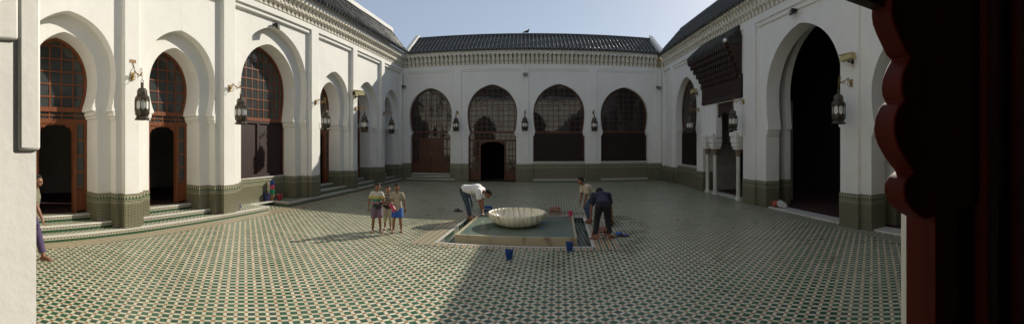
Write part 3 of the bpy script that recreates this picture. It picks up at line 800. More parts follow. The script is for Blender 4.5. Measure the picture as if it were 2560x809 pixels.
for k, (z0, z1, d) in enumerate(tiers):
    sh_ = (k) * .10
    mb.box(12.60, 16.38 - sh_, d + .05, rm + .01, z0, z1)
    n = int((3.7 - sh_) / .17)
    for j in range(n):
        x = 12.66 + (3.70 - sh_) * (j + .5) / n
        mb.box(x - .05, x + .05, d - .02, d + .06, z0 - .07, z1 - .02)
        mb.box(x - .03, x + .03, d, d + .06, z0 - .12, z0 - .06)
mb.build('carved_brackets', 'wood_dark', pt)
mb = MB(MR); mb.box(12.46, 15.95, -.03, rs - .05, 3.76, 4.62); mb.box(12.40, 16.05, -.05, .05, 4.44, 4.60); mb.box(12.46, 15.95, -.045, .0, 3.78, 3.88)
n = 24
for j in range(n): x = 12.6 + 3.2 * j / (n - 1); mb.box(x - .035, x + .035, -.05, -.03, 3.95, 4.38)
mb.build('carved_lintel', 'wood_dark', pt)
mb = MB(MR)
P = [(12.9, 3.76), (12.9, 2.62)]
for i in range(25):
    t = math.pi * i / 24; P.append((14.05 - .85 * math.cos(t) * 1.0, 2.62 + .10 * abs(math.sin(5 * t)) + .62 * math.sin(t)))
P += [(15.2, 2.62), (15.2, 3.76)]
mb.prism(P, .12, .20); mb.build('carved_spandrel', 'wood_dark', pt)
for (x0, x1, lab) in ((14.62, 16.08, 1), (12.45, 13.12, 0)):
    mb = MB(MR); mb.box(x0, x1, .02, .30, 2.35, 3.75)
    cols_ = (15.68, 14.93) if lab else (12.93,)
    for c in cols_:
        mb.box(c - .20, c + .20, -.06, .34, 1.98, 2.14); mb.box(c - .24, c + .24, -.09, .35, 2.14, 2.36)
        mb.box(c - .27, c + .27, -.12, .34, 2.36, 2.52) ; mb.box(c - .16, c + .16, -.03, .32, 1.88, 1.98)
    if lab:
        mb.box(15.24, 15.30, -.01, .02, 2.55, 3.6); mb.box(16.0, 16.06, -.01, .02, 2.55, 3.6)
    mb.build('plaster_pier', 'plaster', pt, bevel=.015)
    for c in cols_:
        cb = MB(MR); cb.lathe([(.135, 0), (.135, .05), (.105, .07), (.115, .10), (.085, .13), (.080, 1.0), (.076, 1.55), (.09, 1.57), (.09, 1.60), (.078, 1.62)], 20, (c, .13, .0)); col = cb.build('column', 'marble', pt)
        cb = MB(MR); cb.lathe([(.080, 1.62), (.085, 1.68), (.125, 1.76), (.10, 1.78), (.15, 1.85), (.15, 1.88)], 8, (c, .13, 0)); cb.build('capital', plain('worn_stone_capital', (.22, .17, .11), .7, .4, 20), col)

# ================================================================== NEAR WING (behind the camera; its sunlit front mirrors in the far windows)
sw = thing('arcade_wing', 'near wing framing the view, white door jamb at the left edge of the photo', 'building', (0, .55, 0))
SA = [Arch(-5.2, 1.2, .1, 2.9, 3.7, 5.1), Arch(.05, 1.55, .1, 2.95, 3.9, 5.5), Arch(5.2, 1.2, .1, 2.9, 3.7, 5.1)]
mb = MB(MS); mb.prism(wall_poly(-8.0, 7.0, ZT, SA), .034, .50); mb.build('wall', 'plaster', sw)
for p0, p1 in ((-7.4, -7.0), (-3.4, -3.0), (3.0, 3.4)):
    mb = MB(MS); mb.box(p0, p1, -.06, .04, 0, 6.22); mb.build('pilaster', 'plaster', sw, bevel=.012)
mb = MB(MS); mb.box(-7.9, 6.9, -.05, .1, 6.16, ZT); mb.build('frieze', 'plaster', sw)
for a in (SA[0], SA[2]): screen(sw, MS, Arch(a.c, a.hw, a.p, a.zi, a.zc, a.zt, z0=.42), .38, 'closed', ('wood_dim', 'glass'), open_w=.5)
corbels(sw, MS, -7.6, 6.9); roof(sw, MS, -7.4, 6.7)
mb = MB(MS)                                                     # stepped plaster impost on the jamb beside the camera
mb.box(-1.52, -1.48, .021, .111, 2.074, 2.95)
mb.box(-1.56, -1.482, .111, .5, 2.50, 2.95)
mb.build('jamb_impost', 'plaster', sw, bevel=.012)
shell(sw, MS, -8, 7, .51, 7, .42, 6.4, 'black', 'carpet')
mb = MB(MS); mb.box(-7.9, 6.9, -.3, .52, 0, .14); mb.box(-1.5, 1.6, -.1, .52, .14, .42); mb.build('step', 'tread', sw)
# scalloped door frame at the right edge
sil = [(2180, -30), (2179, 5), (2177, 40), (2180, 62), (2190, 88), (2203, 115), (2214, 138), (2226, 150), (2214, 172), (2205, 195), (2202, 218), (2204, 238), (2211, 254), (2197, 268), (2187, 292), (2183, 320),
       (2186, 342), (2195, 366), (2210, 392), (2224, 412), (2236, 426), (2219, 440), (2210, 458), (2209, 475), (2214, 496), (2228, 515), (2248, 530), (2268, 541)]
def at_plane(px, py, Y):
    a = (px - 1330) / 1000; return (Y * math.tan(a), 2.1 + (358 - py) / 1000 * Y / math.cos(a))
ds_ = thing('door_frame', 'dark red timber door frame with a lobed edge, very close at the right edge', 'door', (1.0, .5, .42))
W_ = lambda x, y, z: (x, y, z)
prof = [at_plane(x, y, .55) for x, y in sil]
poly = prof + [(1.9, prof[-1][1]), (1.9, 3.4), (prof[0][0], 3.4)]
mb = MB(W_); mb.prism(poly, .495, .55); mb.build('lobed_bracket', 'wood_door', ds_, bevel=.004)
mb = MB(W_); zt_ = prof[-1][1] + .002
mb.box(.795, .90, .50, .585, .42, zt_); mb.box(.90, 1.02, .515, .565, .42, zt_); mb.build('post', 'wood_door', ds_, bevel=.004)
mb = MB(W_); mb.box(.795, .815, .586, .602, .42, zt_); mb.build('pale_edge_strip', 'plaster', ds_)
mb = MB(W_)
for x0, x1, y0 in ((1.02, 1.10, .47), (1.24, 1.34, .46)): mb.box(x0, x1, y0, .555, .42, 2.7)
mb.box(1.10, 1.24, .53, .552, .42, 3.4); mb.box(1.34, 1.9, .53, .552, .42, 3.4); mb.build('panelled_leaf', 'wood_door', ds_, bevel=.004)
mb = MB(W_); mb.box(.50, 1.6, .515, .545, 2.375, 2.40); mb.box(.50, 1.6, .515, .545, 2.52, 2.55); mb.box(.50, .525, .515, .545, 2.40, 2.52)
n = 17
for i in range(n):
    x = .56 + 1.0 * i / (n - 1)
    mb.tube([(x + .03 * math.cos(t * math.pi / 5), .53, 2.46 + .058 * math.sin(t * math.pi / 5)) for t in range(11)], .006, 5)
mb.build('openwork_lintel', 'wood_dark', ds_)

# ================================================================== FOUNTAIN
fp = thing('fountain_basin', 'low square marble pool with a sheet of green water in the courtyard floor', 'fountain', (*FC, -.12))
h = 1.31
MF = lambda x, y, z: (*rot((FC[0] + x, FC[1] + y), FC, FA), z)
mb = MB(MF); mb.box(-h, h, -h, h, -.12, .085)
for b in ((-h, h, -h, -h + .05), (-h, h, h - .05, h), (-h, -h + .05, -h + .05, h - .05), (h - .05, h, -h + .05, h - .05)): mb.box(*b, .085, .125)
mb.build('basin', 'slab', fp, bevel=.006)
mb = MB(MF); mb.face([(-h + .05, -h + .05, .108), (h - .05, -h + .05, .108), (h - .05, h - .05, .108), (-h + .05, h - .05, .108)]); mb.build('water', 'water', fp, recalc=False)
BR_, BH, NF = .715, .31, 30
prof = []
for i in range(13):
    t = i / 12; prof.append((.20 + (BR_ - .20) * math.sin(t * math.pi / 2) ** .85, BH * (1 - math.cos(t * math.pi / 2)) ** 1.0))
inner = [(r * .955 - .004, z + .035) for r, z in prof[::-1]][1:]
inner[-1] = (.03, inner[-1][1])
def flute(r, z, th):
    k = abs(math.cos(th * NF / 2)); amp = .032 * min(1, max(0, (r - .2) / .2))
    return r * (1 - amp + amp * (1 - (1 - k) ** 2) )
mb = MB(); mb.lathe(prof + [(BR_ - .008, BH + .012), (BR_ - .03, BH + .010)] + inner, NF * 8, (0, 0, 0), flute); mb.smooth = 60
bowl = mb.build('fountain_bowl', 'onyx'); bowl.location = (-.36, 9.80, .108)
tag(bowl, 'wide fluted bowl of cream veined marble standing in the shallow green pool', 'bowl')

# ================================================================== LANTERNS
def lantern_proto():
    t = local('wall_lantern', 'x', 'lantern', 'bronze lanterns on scroll brackets')
    # origin at wall fixing, lantern hangs .45 out along -y
    Y = -.45
    mb = MB(); mb.box(-.035, .035, -.03, 0, -.09, .09); mb.ball((0, -.03, 0), .045)
    pts = []
    for i in range(26):
        f = i / 25; pts.append((0, -.03 - .42 * f, .02 + .06 * math.sin(f * 2 * math.pi) + .02 * f))
    mb.tube(pts, .011, 6)
    for (cy, cz, rr, a0, a1) in ((-.10, -.035, .055, 40, 360), (-.13, .075, .04, 180, 520), (-.28, -.01, .045, 0, 330), (-.40, .085, .045, -90, 230), (-.40, -.005, .035, 90, 400)):
        mb.tube([(0, cy + rr * math.cos(R(a0 + (a1 - a0) * k / 14)), cz + rr * math.sin(R(a0 + (a1 - a0) * k / 14))) for k in range(15)], .008, 5)
    mb.build('bracket', 'brass', t)
    mb = MB(); 
    for k in range(3):
        z = -.03 - .05 * k; mb.tube([(.014 * math.cos(a * math.pi / 5) * (1 if k % 2 else 0), Y + .014 * math.cos(a * math.pi / 5) * (0 if k % 2 else 1), z + .028 * math.sin(a * math.pi / 5)) for a in range(11)], .004, 4)
    mb.build('chain', 'brass', t)
    Z = -1.03
    mb = MB()
    mb.tube([(.035 * math.cos(a * math.pi / 6), Y, Z + .86 + .035 * math.sin(a * math.pi / 6)) for a in range(13)], .008, 5)
    mb.lathe([(.035, .70), (.036, .83), (.028, .835)], 10, (0, Y, Z))
    mb.lathe([(.175, .0), (.180, .012), (.135, .075), (.14, .085), (.168, .13), (.172, .205), (.168, .21), (.150, .211), (.150, .205)], 8, (0, Y, Z), cap=False)
    mb.lathe([(.150, .452), (.150, .447), (.172, .45), (.172, .50), (.150, .525), (.135, .535), (.128, .55), (.132, .56), (.118, .565)], 8, (0, Y, Z), cap=False)
    mb.lathe([(.135, .05), (.12, .06), (.01, .061)], 8, (0, Y, Z), cap=False)
    for k in range(8):
        a = 2 * math.pi * k / 8; x, y = .167 * math.cos(a), Y + .167 * math.sin(a)
        mb.tube([(x, y, Z + .20), (x, y, Z + .455)], .010, 5)
        b = 2 * math.pi * (k + 1) / 8; x2, y2 = .167 * math.cos(b), Y + .167 * math.sin(b)
        for e in (0, 1):                                        # cusped heads and feet of each pane
            P = []
            for j in range(9):
                f = j / 8; hgt = .055 * (abs(2 * f - 1) ** .8) + .012 * abs(math.sin(f * 3 * math.pi))
                P.append((x + (x2 - x) * f, y + (y2 - y) * f, Z + (.452 - hgt if e else .205 + hgt)))
            for p, q in zip(P, P[1:]): mb.face([(p[0], p[1], Z + (.452 if e else .205)), (q[0], q[1], Z + (.452 if e else .205)), q, p])
    body = mb.build('lantern_body', 'bronze', t, recalc=False)
    mb = MB(); mb.lathe([(.118, .565), (.122, .62), (.118, .66), (.085, .705), (.036, .715)], 8, (0, Y, Z)); mb.build('pierced_dome', 'pierced', body)
    mb = MB(); mb.lathe([(.150, .205), (.150, .452)], 8, (0, Y, Z), cap=False); mb.smooth = 10; mb.build('glass', 'pane', body)
    return t
LP = lantern_proto()
lst = [('L', 5.05, 3.66, 'bronze lantern on the sunlit pilaster between the two leftmost open doors'), ('L', 8.22, 3.66, 'bronze lantern on the pilaster left of the big grid window in the sunlit wall'),
       ('L', 12.62, 3.62, 'bronze lantern on the pilaster right of the big grid window in the sunlit wall'), ('L', 15.80, 3.62, 'bronze lantern in the left wall just below the beige security camera'), ('L', 18.88, 3.62, 'shaded bronze lantern nearest the far left corner'),
       ('B', -4.09, 3.80, 'bronze lantern on the far wall left of the open black doorway'), ('B', -.38, 3.80, 'bronze lantern at the middle of the far wall under the floodlight'), ('B', 3.34, 3.80, 'bronze lantern on the far wall between the two lattice-shuttered windows'),
       ('R', 6.94, 3.60, 'largest lantern on the right, beside the tall black archway under a camera'), ('R', 12.28, 3.58, 'bronze lantern in front of the marble columns of the wooden portal'), ('R', 16.55, 3.62, 'dark lantern silhouetted against the arched window left of the wooden portal')]
for i, (wg, s, z, lab) in enumerate(lst):
    mp = {'L': ML, 'B': MK, 'R': MR}[wg]; p = mp(s, 0 if not (wg == 'R' and s > 16) else .10, z)
    rz = {'L': R(90 - 2.1), 'B': 0, 'R': R(-90 - .6)}[wg]
    if i == 0: LP.location = p; LP.rotation_euler = (0, 0, rz); LP['label'] = lab
    else: dup(LP, p, rz, lab)

# ================================================================== CAMERAS, FLOODLIGHTS
def cctv():
    t = local('security_camera', 'x', 'camera', 'security cameras on the walls')
    mb = MB(); mb.box(-.04, .04, -.02, 0, -.06, .06); mb.tube([(0, 0, 0), (0, -.18, -.02), (0, -.18, .06)], .022, 8); mb.build('bracket', 'metal_dark', t)
    mb = MB()
    P = [(-.075, -.07), (.075, -.07), (.075, .05), (.055, .075), (-.055, .075), (-.075, .05)]
    i0 = mb.vs([(.20, -.18 + p, .12 + q) for p, q in P]); i1 = mb.vs([(-.24, -.18 + p, .10 + q - .02) for p, q in P])
    n = 6
    for k in range(n): mb.f.append([i0[k], i0[(k + 1) % n], i1[(k + 1) % n], i1[k]])
    mb.f.append(i0); mb.f.append(i1[::-1])
    mb.box(-.31, .21, -.265, -.095, .178, .186)
    mb.build('housing', 'cctv', t)
    mb = MB(); mb.box(-.262, -.238, -.235, -.125, .03, .135); mb.build('lens_window', 'metal_dark', t)
    mb = MB(); mb.tube([(.05, -.16, .04), (.07, -.12, -.10), (.06, -.04, -.16), (.05, 0, -.10)], .008, 5); mb.build('cable', 'cable', t)
    return t
CP = cctv()
CP.location = MR(6.90, 0, 4.12); CP.rotation_euler = (0, 0, R(-90)); CP['label'] = 'beige security camera above the large lantern beside the tall black archway'
CP.scale = (.95,) * 3
q = dup(CP, MR(16.75, .10, 4.38), R(-90), 'beige security camera left of the wooden portal, by the arched window'); q.scale = (1, 1, 1)
q = dup(CP, ML(15.80, 0, 4.15), R(70), 'beige security camera on the left wall, high on a pilaster in sun'); q.scale = (1.25,) * 3
def flood():
    t = local('floodlight', 'x', 'floodlight', 'small black floodlights high on the walls')
    mb = MB(); mb.box(-.02, .02, -.02, 0, -.03, .05); mb.tube([(-.13, -.12, .0), (-.13, -.02, .02), (.13, -.02, .02), (.13, -.12, .0)], .012, 6); mb.build('bracket', 'metal_dark', t)
    mb = MB()
    i0 = mb.vs([(x, -.04, z) for x, z in ((-.07, -.05), (.07, -.05), (.07, .06), (-.07, .06))]); i1 = mb.vs([(x, -.19, z) for x, z in ((-.12, -.13), (.12, -.13), (.12, .04), (-.12, .04))])
    for k in range(4): mb.f.append([i0[k], i0[(k + 1) % 4], i1[(k + 1) % 4], i1[k]])
    mb.f.append(i0); mb.f.append(i1[::-1])
    hb = mb.build('lamp_head', 'metal_dark', t, bevel=.008)
    mb = MB(); mb.box(-.10, .10, -.196, -.190, -.11, .02); mb.build('lens', 'lens', hb)
    mb = MB(); mb.tube([(0, -.03, .05), (.02, -.012, .25), (-.02, -.012, .50), (.0, -.012, .62)], .006, 5); mb.build('cable', 'cable', t)
    return t
FP = flood()
fl = [('L', 10.35, .14, 5.92, 20, 'black floodlight over the crown of the largest sunlit arch'), ('L', 21.60, .0, 5.35, -20, 'black floodlight in the far left corner of the courtyard'), ('B', -.38, 0, 5.86, 8, 'black floodlight on the far wall midway between the arches'),
      ('B', 7.02, 0, 5.30, 25, 'black floodlight in the far right corner of the courtyard'), ('R', 9.32, .09, 6.00, -20, 'floodlight above the tall black archway on the right')]
for i, (wg, s, d, z, da, lab) in enumerate(fl):
    p = {'L': ML, 'B': MK, 'R': MR}[wg](s, d, z); rz = R({'L': 90, 'B': 0, 'R': -90}[wg] + da)
    if i == 0: FP.location = p; FP.rotation_euler = (0, 0, rz); FP['label'] = lab
    else: dup(FP, p, rz, lab)

# ================================================================== SMALL THINGS
def px(x, y, z=0.):
    a = (x - 1330) / 1000; r = (2.1 - z) * 1000 / (y - 358); return (r * math.sin(a), r * math.cos(a), z)
def bucket(mat, label, loc, s=1., handle=True, group=None, rz=0.):
    t = local('bucket', label, 'bucket', group)
    mb = MB(); mb.lathe([(.052, 0), (.055, .004), (.076, .150), (.082, .152), (.082, .165), (.076, .166), (.070, .150), (.050, .010), (.004, .009)], 28); mb.build('pail', mat, t)
    if handle:
        mb = MB(); mb.tube([(.080 * math.cos(a * math.pi / 12), .055 * math.sin(a * math.pi / 12) , .150 - .020 * math.sin(a * math.pi / 12)) for a in range(13)], .003, 5); mb.build('handle', 'metal_dark', t)
    t.location = loc; t.scale = (s,) * 3; t.rotation_euler.z = rz; return t
bucket('blue', 'blue plastic bucket standing alone on the tiles nearest the camera', px(1273, 646), 1.0, rz=.4)
bucket('blue', 'blue plastic bucket on the striped border at the near right corner of the pool', px(1424, 625), 1.0, rz=2.0)
bucket('blue', 'tiny blue pail on the marble step at the foot of the sunlit pilaster', px(597, 523, .14), .85, rz=1.)
def cup(mat, label, loc, s=1.):
    mb = MB(); mb.lathe([(.045, 0), (.052, .11), (.056, .113), (.050, .108), (.042, .008), (.004, .007)], 20)
    mb.tube([(.05, 0, .085), (.085, 0, .075), (.085, 0, .04), (.048, 0, .03)], .006, 5)
    o = mb.build('cup', mat); o.location = loc; o.scale = (s,) * 3; return tag(o, label, 'cup')
cup('pink', 'bright pink plastic cup on the far right corner of the marble pool', (*rot((FC[0] + 1.24, FC[1] + 1.24), FC, FA), .125), 1.15)
def stool(mat, label, loc, s, rz):
    t = local('stool', label, 'stool', 'low plastic stools around the pool')
    mb = MB()
    P = [(.15 * math.copysign(abs(math.cos(a)) ** .45, math.cos(a)), .12 * math.copysign(abs(math.sin(a)) ** .45, math.sin(a))) for a in [2 * math.pi * k / 24 for k in range(24)]]
    mb.plan(P, .215, .235); mb.plan([(x * .93, y * .93) for x, y in P], .234, .243); mb.plan([(x * 1.03, y * 1.03) for x, y in P], .185, .216); mb.build('seat', mat, t, bevel=.004)
    for sx in (-1, 1):
        for sy in (-1, 1):
            mb = MB(); i0 = mb.vs([(sx * .13 + a, sy * .10 + b, .19) for a, b in ((-.028, -.022), (.028, -.022), (.028, .022), (-.028, .022))]); i1 = mb.vs([(sx * .165 + a, sy * .13 + b, .0) for a, b in ((-.02, -.016), (.02, -.016), (.02, .016), (-.02, .016))])
            for k in range(4): mb.f.append([i0[k], i0[(k + 1) % 4], i1[(k + 1) % 4], i1[k]])
            mb.f.append(i0); mb.f.append(i1[::-1]); mb.build('leg', mat, t, bevel=.003)
    mb = MB()
    for sg in (-1, 1): mb.box(-.13, .13, sg * .113 - .006, sg * .113 + .006, .09, .12); mb.box(sg * .145 - .006, sg * .145 + .006, -.10, .10, .09, .12)
    mb.build('rail', mat, t)
    t.location = loc; t.scale = (s,) * 3; t.rotation_euler.z = rz; return t
stool('blue', 'low blue plastic stool behind the pool, by the bending man in white', px(1217, 534), 1.0, .1)
stool('salmon', 'low salmon pink stool at the back edge of the pool behind the bowl', px(1388, 536), .95, .0)
stool('salmon', 'low pinkish stool between the legs of the man in dark blue', px(1503, 594), 1.0, .25)
def slippers(label, loc, rz, m1, m2):
    t = local('slippers', label, 'slippers')
    for k, (dx, dy, ra, mm) in enumerate(((-.06, 0, .2, m1), (.07, .04, -.25, m2))):
        f = lambda x, y, z, dx=dx, dy=dy, ra=ra: (dx + x * math.cos(ra) - y * math.sin(ra), dy + x * math.sin(ra) + y * math.cos(ra), z)
        mb = MB(f); P = []
        for j in range(20):
            a = 2 * math.pi * j / 20; P.append((.045 * math.cos(a) * (1 + .15 * math.sin(a)), .13 * math.sin(a)))
        mb.plan(P, 0, .022); sole = mb.build('slipper', mm, t, bevel=.005)
        mb = MB(f); rows = []
        for j in range(5):
            y = .0 + .028 * j; w = .047 - .004 * j
            rows.append(mb.vs([(w * math.cos(math.pi * k_ / 8), y, .018 + (.045 - .004 * j) * math.sin(math.pi * k_ / 8)) for k_ in range(9)]))
        for a, b in zip(rows, rows[1:]):
            for k_ in range(8): mb.f.append([a[k_], a[k_ + 1], b[k_ + 1], b[k_]])
        mb.build('strap', mm, sole, recalc=False)
    t.location = loc; t.rotation_euler.z = rz; t.scale = (1.15,) * 3; return t
slippers('dark brown slippers left on the floor behind the man in white', px(1148, 527), 1.4, 'brownshoe', 'brownshoe')
slippers('pair of dark and bright blue slippers right of the man in dark blue', px(1558, 588), 1.3, 'dark', 'bluebag')
for i, (x, y, s, lab) in enumerate(((1360, 553, 1.3, 'blue plastic scrap floating right of the marble bowl near its rim'), (1356, 569, 1.0, 'blue plastic scrap floating just below the first scrap right of the bowl'), (1237, 588, 1.1, 'blue plastic scrap floating at the front edge of the pool'))):
    mb = MB(); P = [(.055 * s * math.cos(a) * random.uniform(.7, 1.1), .035 * s * math.sin(a) * random.uniform(.7, 1.1)) for a in [2 * math.pi * k / 9 for k in range(9)]]
    mb.plan(P, 0, .008); o = mb.build('plastic_scrap', 'bluebag'); p = px(x, y, .11); o.location = p; o.rotation_euler.z = i * .7
    tag(o, lab, 'scrap')

# stack of cleaning things on the left step
base = ML(11.2, .70, .14)
bucket('red', 'dark red bucket in the shaded corner of the big window bay', (base[0] + .16, base[1] + .0, .14), 1.25, rz=.3)
bucket('tan', 'brown tub beside the red bucket in the window bay corner', (base[0] - .02, base[1] - .20, .14), 1.25, False)
bucket('navy', 'tall dark blue bucket left of the brown tub in the window bay', (base[0] - .10, base[1] - .40, .14), 1.6, rz=1.2)
bucket('green', 'green pail stacked on the brown tub in the window bay', (base[0] - .02, base[1] - .20, .14 + .20), 1.15)
bucket('pink', 'pink pail stacked on the green one in the window bay', (base[0] - .02, base[1] - .20, .14 + .37), 1.0)
bucket('blue', 'blue pail on top of the stack of pails in the window bay', (base[0] - .02, base[1] - .20, .14 + .51), 1.05)

# ------------------------------------------------------------------ implicit bodies
def remesh(name, prims, mat, parent, voxel, smooth=4):
    """one continuous surface round tapered capsules: (p0, r0, p1, r1) or ('e', centre, (rx,ry,rz), rotation)"""
    bm = bmesh.new()
    for pr in prims:
        if pr[0] == 'e':
            _, c, rr, rt = pr
            bmesh.ops.create_icosphere(bm, subdivisions=3, radius=1, matrix=Matrix.Translation(c) @ rt.to_4x4() @ Matrix.Diagonal((*rr, 1)))
            continue
        p0, r0, p1, r1 = pr[:4]; ends = pr[4] if len(pr) > 4 else (1, 1)
        p0, p1 = Vector(p0), Vector(p1); ax = p1 - p0; L = ax.length
        if L > 1e-5:
            q = Vector((0, 0, 1)).rotation_difference(ax.normalized()).to_matrix().to_4x4()
            bmesh.ops.create_cone(bm, cap_ends=True, segments=16, radius1=r0, radius2=r1, depth=L, matrix=Matrix.Translation((p0 + p1) / 2) @ q)
        for p, r, e in ((p0, r0, ends[0]), (p1, r1, ends[1])):
            if e: bmesh.ops.create_icosphere(bm, subdivisions=2, radius=r, matrix=Matrix.Translation(p))
    me = bpy.data.meshes.new(name); bm.to_mesh(me); bm.free()
    o = bpy.data.objects.new(name, me); COL.objects.link(o)
    md = o.modifiers.new('r', 'REMESH'); md.mode = 'VOXEL'; md.voxel_size = voxel
    if smooth:
        s = o.modifiers.new('s', 'SMOOTH'); s.iterations = smooth; s.factor = .5
    dg = bpy.context.evaluated_depsgraph_get(); dg.update()
    m2 = bpy.data.meshes.new_from_object(o.evaluated_get(dg)); m2.name = name
    o.modifiers.clear(); o.data = m2; bpy.data.meshes.remove(me)
    m2.materials.clear(); m2.materials.append(M[mat] if isinstance(mat, str) else mat); m2.shade_smooth()
    if parent is not None: o.parent = parent
    return o
def ik(a, c, l1, l2, pole):
    a, c, pole = Vector(a), Vector(c), Vector(pole); v = c - a; L = min(v.length, (l1 + l2) * .999); e = v.normalized()
    x = (l1 * l1 - l2 * l2 + L * L) / (2 * L); hgt = math.sqrt(max(0, l1 * l1 - x * x))
    n = (pole - e * pole.dot(e)).normalized(); return a + e * x + n * hgt, a + e * L

def person(label, loc, face, H, pelvis, torso, hands, feet, look, shirt, legs, skin='skin', sleeve=.55, leg_len=.95, curl=.6, build=1., child=False, untuck=.06, hair='hair', elbow=None, knee=(0, 1, .1), toe=None, shirt_extra=0., back_curve=0.):
    """local frame: +y forward, +x the figure's right; all lengths in metres"""
    t = local('person', label, 'person')
    Vz = Vector
    B = H * build
    pel = Vz(pelvis); up = Vz(torso).normalized(); rt = Vz((1, 0, 0)); rt = (rt - up * rt.dot(up)).normalized(); fw = up.cross(rt).normalized() * 1.0
    if fw.y < 0 and abs(up.z) > .3: fw = -fw
    TL = .295 * H
    waist = pel + up * TL * .38 + fw * (-back_curve * .5); chest = pel + up * TL * .72 + fw * (-back_curve); neck = pel + up * TL + fw * (-back_curve * .6)
    sh = .090 * H if child else .112 * H
    S = [neck - up * .025 * H + rt * sh * sg for sg in (-1, 1)]
    hip = [pel + rt * .048 * H * sg - up * .015 * H for sg in (-1, 1)]
    hh = (.150 if child else .132) * H                     # head height
    lk = Vz(look).normalized()
    nu = (up + Vz((0, 0, .7)) * (1 if up.z > .5 else .0) + lk * .35).normalized()
    hc = neck + nu * (.045 * H) + nu * hh * .50 + lk * .014 * H
    hu = (Vz((0, 0, 1)) - lk * lk.z).normalized() if abs(lk.z) < .9 else (Vz((0, 1, 0)) - lk * lk.y).normalized()
    if up.z < .35: hu = (nu - lk * nu.dot(lk)).normalized()
    hr = lk.cross(hu).normalized()
    rotm = Matrix((hr, lk, hu)).transposed()
    # arms, legs
    ua, fa, th, shn = .172 * H, .150 * H, .245 * H, .235 * H
    E, W, K, A = [], [], [], []
    for i, sg in enumerate((-1, 1)):
        el = (elbow[i] if elbow else (sg * .5, -.8, -.1))
        e, w = ik(S[i], hands[i], ua, fa, el); E.append(e); W.append(w)
        k, a = ik(hip[i], Vz(feet[i]) + Vz((0, 0, .045 * H)), th, shn, knee); K.append(k); A.append(a)
    b = []
    add = b.append
    add((pel + rt * .035 * B, .068 * B, pel - rt * .035 * B, .068 * B)); add((pel, .066 * B, waist, .062 * B)); add((waist, .062 * B, chest, .07 * B))
    add((chest + rt * .04 * B, .066 * B, chest - rt * .04 * B, .066 * B)); add((S[0] + rt * .02 * H, .036 * B, S[1] - rt * .02 * H, .036 * B)); add((chest, .065 * B, neck, .040 * B))
    add((neck - up * .02 * H, .034 * B, hc - nu * hh * .25, .030 * B))
    # head: skull, jaw, nose, ears, brow
    add(('e', hc + hu * hh * .08 - lk * hh * .05, (hh * .385, hh * .46, hh * .42), rotm)); add(('e', hc - hu * hh * .20 + lk * hh * .10, (hh * .29, hh * .32, hh * .31), rotm))
    add((hc + lk * hh * .40 + hu * hh * .02, hh * .035, hc + lk * hh * .485 - hu * hh * .13, hh * .062)); add(('e', hc - hu * hh * .30 + lk * hh * .375, (hh * .13, hh * .06, hh * .055), rotm))
    add(('e', hc + hu * hh * .10 + lk * hh * .36, (hh * .26, hh * .07, hh * .05), rotm))
    for sg in (-1, 1): add(('e', hc + hr * hh * .39 * sg - hu * hh * .05 - lk * hh * .02, (hh * .05, hh * .09, hh * .13), rotm))
    for i, sg in enumerate((-1, 1)):
        add((S[i], .035 * B, E[i], .0245 * B)); add((E[i], .0245 * B, E[i] + (W[i] - E[i]) * .3, .0255 * B)); add((E[i] + (W[i] - E[i]) * .3, .0255 * B, W[i], .0165 * B))
        add((hip[i], .060 * B, K[i], .036 * B)); add((K[i], .036 * B, K[i] + (A[i] - K[i]) * .35, .037 * B)); add((K[i] + (A[i] - K[i]) * .35, .037 * B, A[i], .0215 * B))
        # foot with toes
        td = Vz(toe[i] if toe else (sg * .18, 1, 0)).normalized(); tr = Vz((td.y, -td.x, 0)); z0 = Vz(feet[i])
        heel = z0 - td * .028 * H + Vz((0, 0, .020 * H)); ball = z0 + td * .080 * H + Vz((0, 0, .014 * H))
        add((A[i], .0225 * B, heel, .021 * B)); add((heel, .020 * B, ball, .0175 * B)); add((A[i], .022 * B, ball, .0165 * B))
        for q in range(5):
            o = (q - 2) * .0115 * H * -sg * -1; L = (.030, .031, .028, .024, .020)[q if sg > 0 else 4 - q] * H if sg < 0 else (.020, .024, .028, .031, .030)[q] * H
            add((ball + tr * o - Vz((0, 0, .003 * H)), .0085 * B, ball + tr * o + td * L - Vz((0, 0, .006 * H)), .0066 * B))
        # hand: palm, four unequal curled fingers, thumb off the palm's side
        hd = (W[i] - E[i]).normalized(); side = hd.cross(fw if abs(hd.dot(fw)) < .9 else up).normalized(); pn = side.cross(hd).normalized()
        palm = W[i] + hd * .052 * H
        add(('e', W[i] + hd * .028 * H, (.0215 * H, .0115 * H, .031 * H), Matrix((side, pn, hd)).transposed()))
        for q, fl_ in enumerate((.036, .043, .041, .031)):
            s0 = palm + side * (q - 1.5) * .0112 * H; d1 = (hd + pn * curl * .5).normalized(); d2 = (hd * .7 + pn * curl).normalized()
            m_ = s0 + d1 * fl_ * .5 * H; add((s0, .0056 * H, m_, .0052 * H)); add((m_, .0052 * H, m_ + d2 * fl_ * .5 * H, .0042 * H))
        s0 = W[i] + hd * .022 * H + side * .018 * H * (1 if sg < 0 else -1); d1 = (hd * .7 + side * .7 * (1 if sg < 0 else -1) + pn * .3).normalized()
        m_ = s0 + d1 * .022 * H; add((s0, .0068 * H, m_, .006 * H)); add((m_, .006 * H, m_ + (d1 + hd * .6).normalized() * .020 * H, .0048 * H))
    body = remesh('body', b, skin, t, .0062 * H, 3)
    # shirt
    c = []; g_ = .012 * H + shirt_extra
    hem = pel - up * untuck * H
    c.append((pel + rt * .038 * B, .070 * B + g_, pel - rt * .038 * B, .070 * B + g_)) if untuck > .0 else None
    c.append((hem + rt * .035 * B, .068 * B + g_, waist + rt * .025 * B, .062 * B + g_, (0, 1))); c.append((hem - rt * .035 * B, .068 * B + g_, waist - rt * .025 * B, .062 * B + g_, (0, 1)))
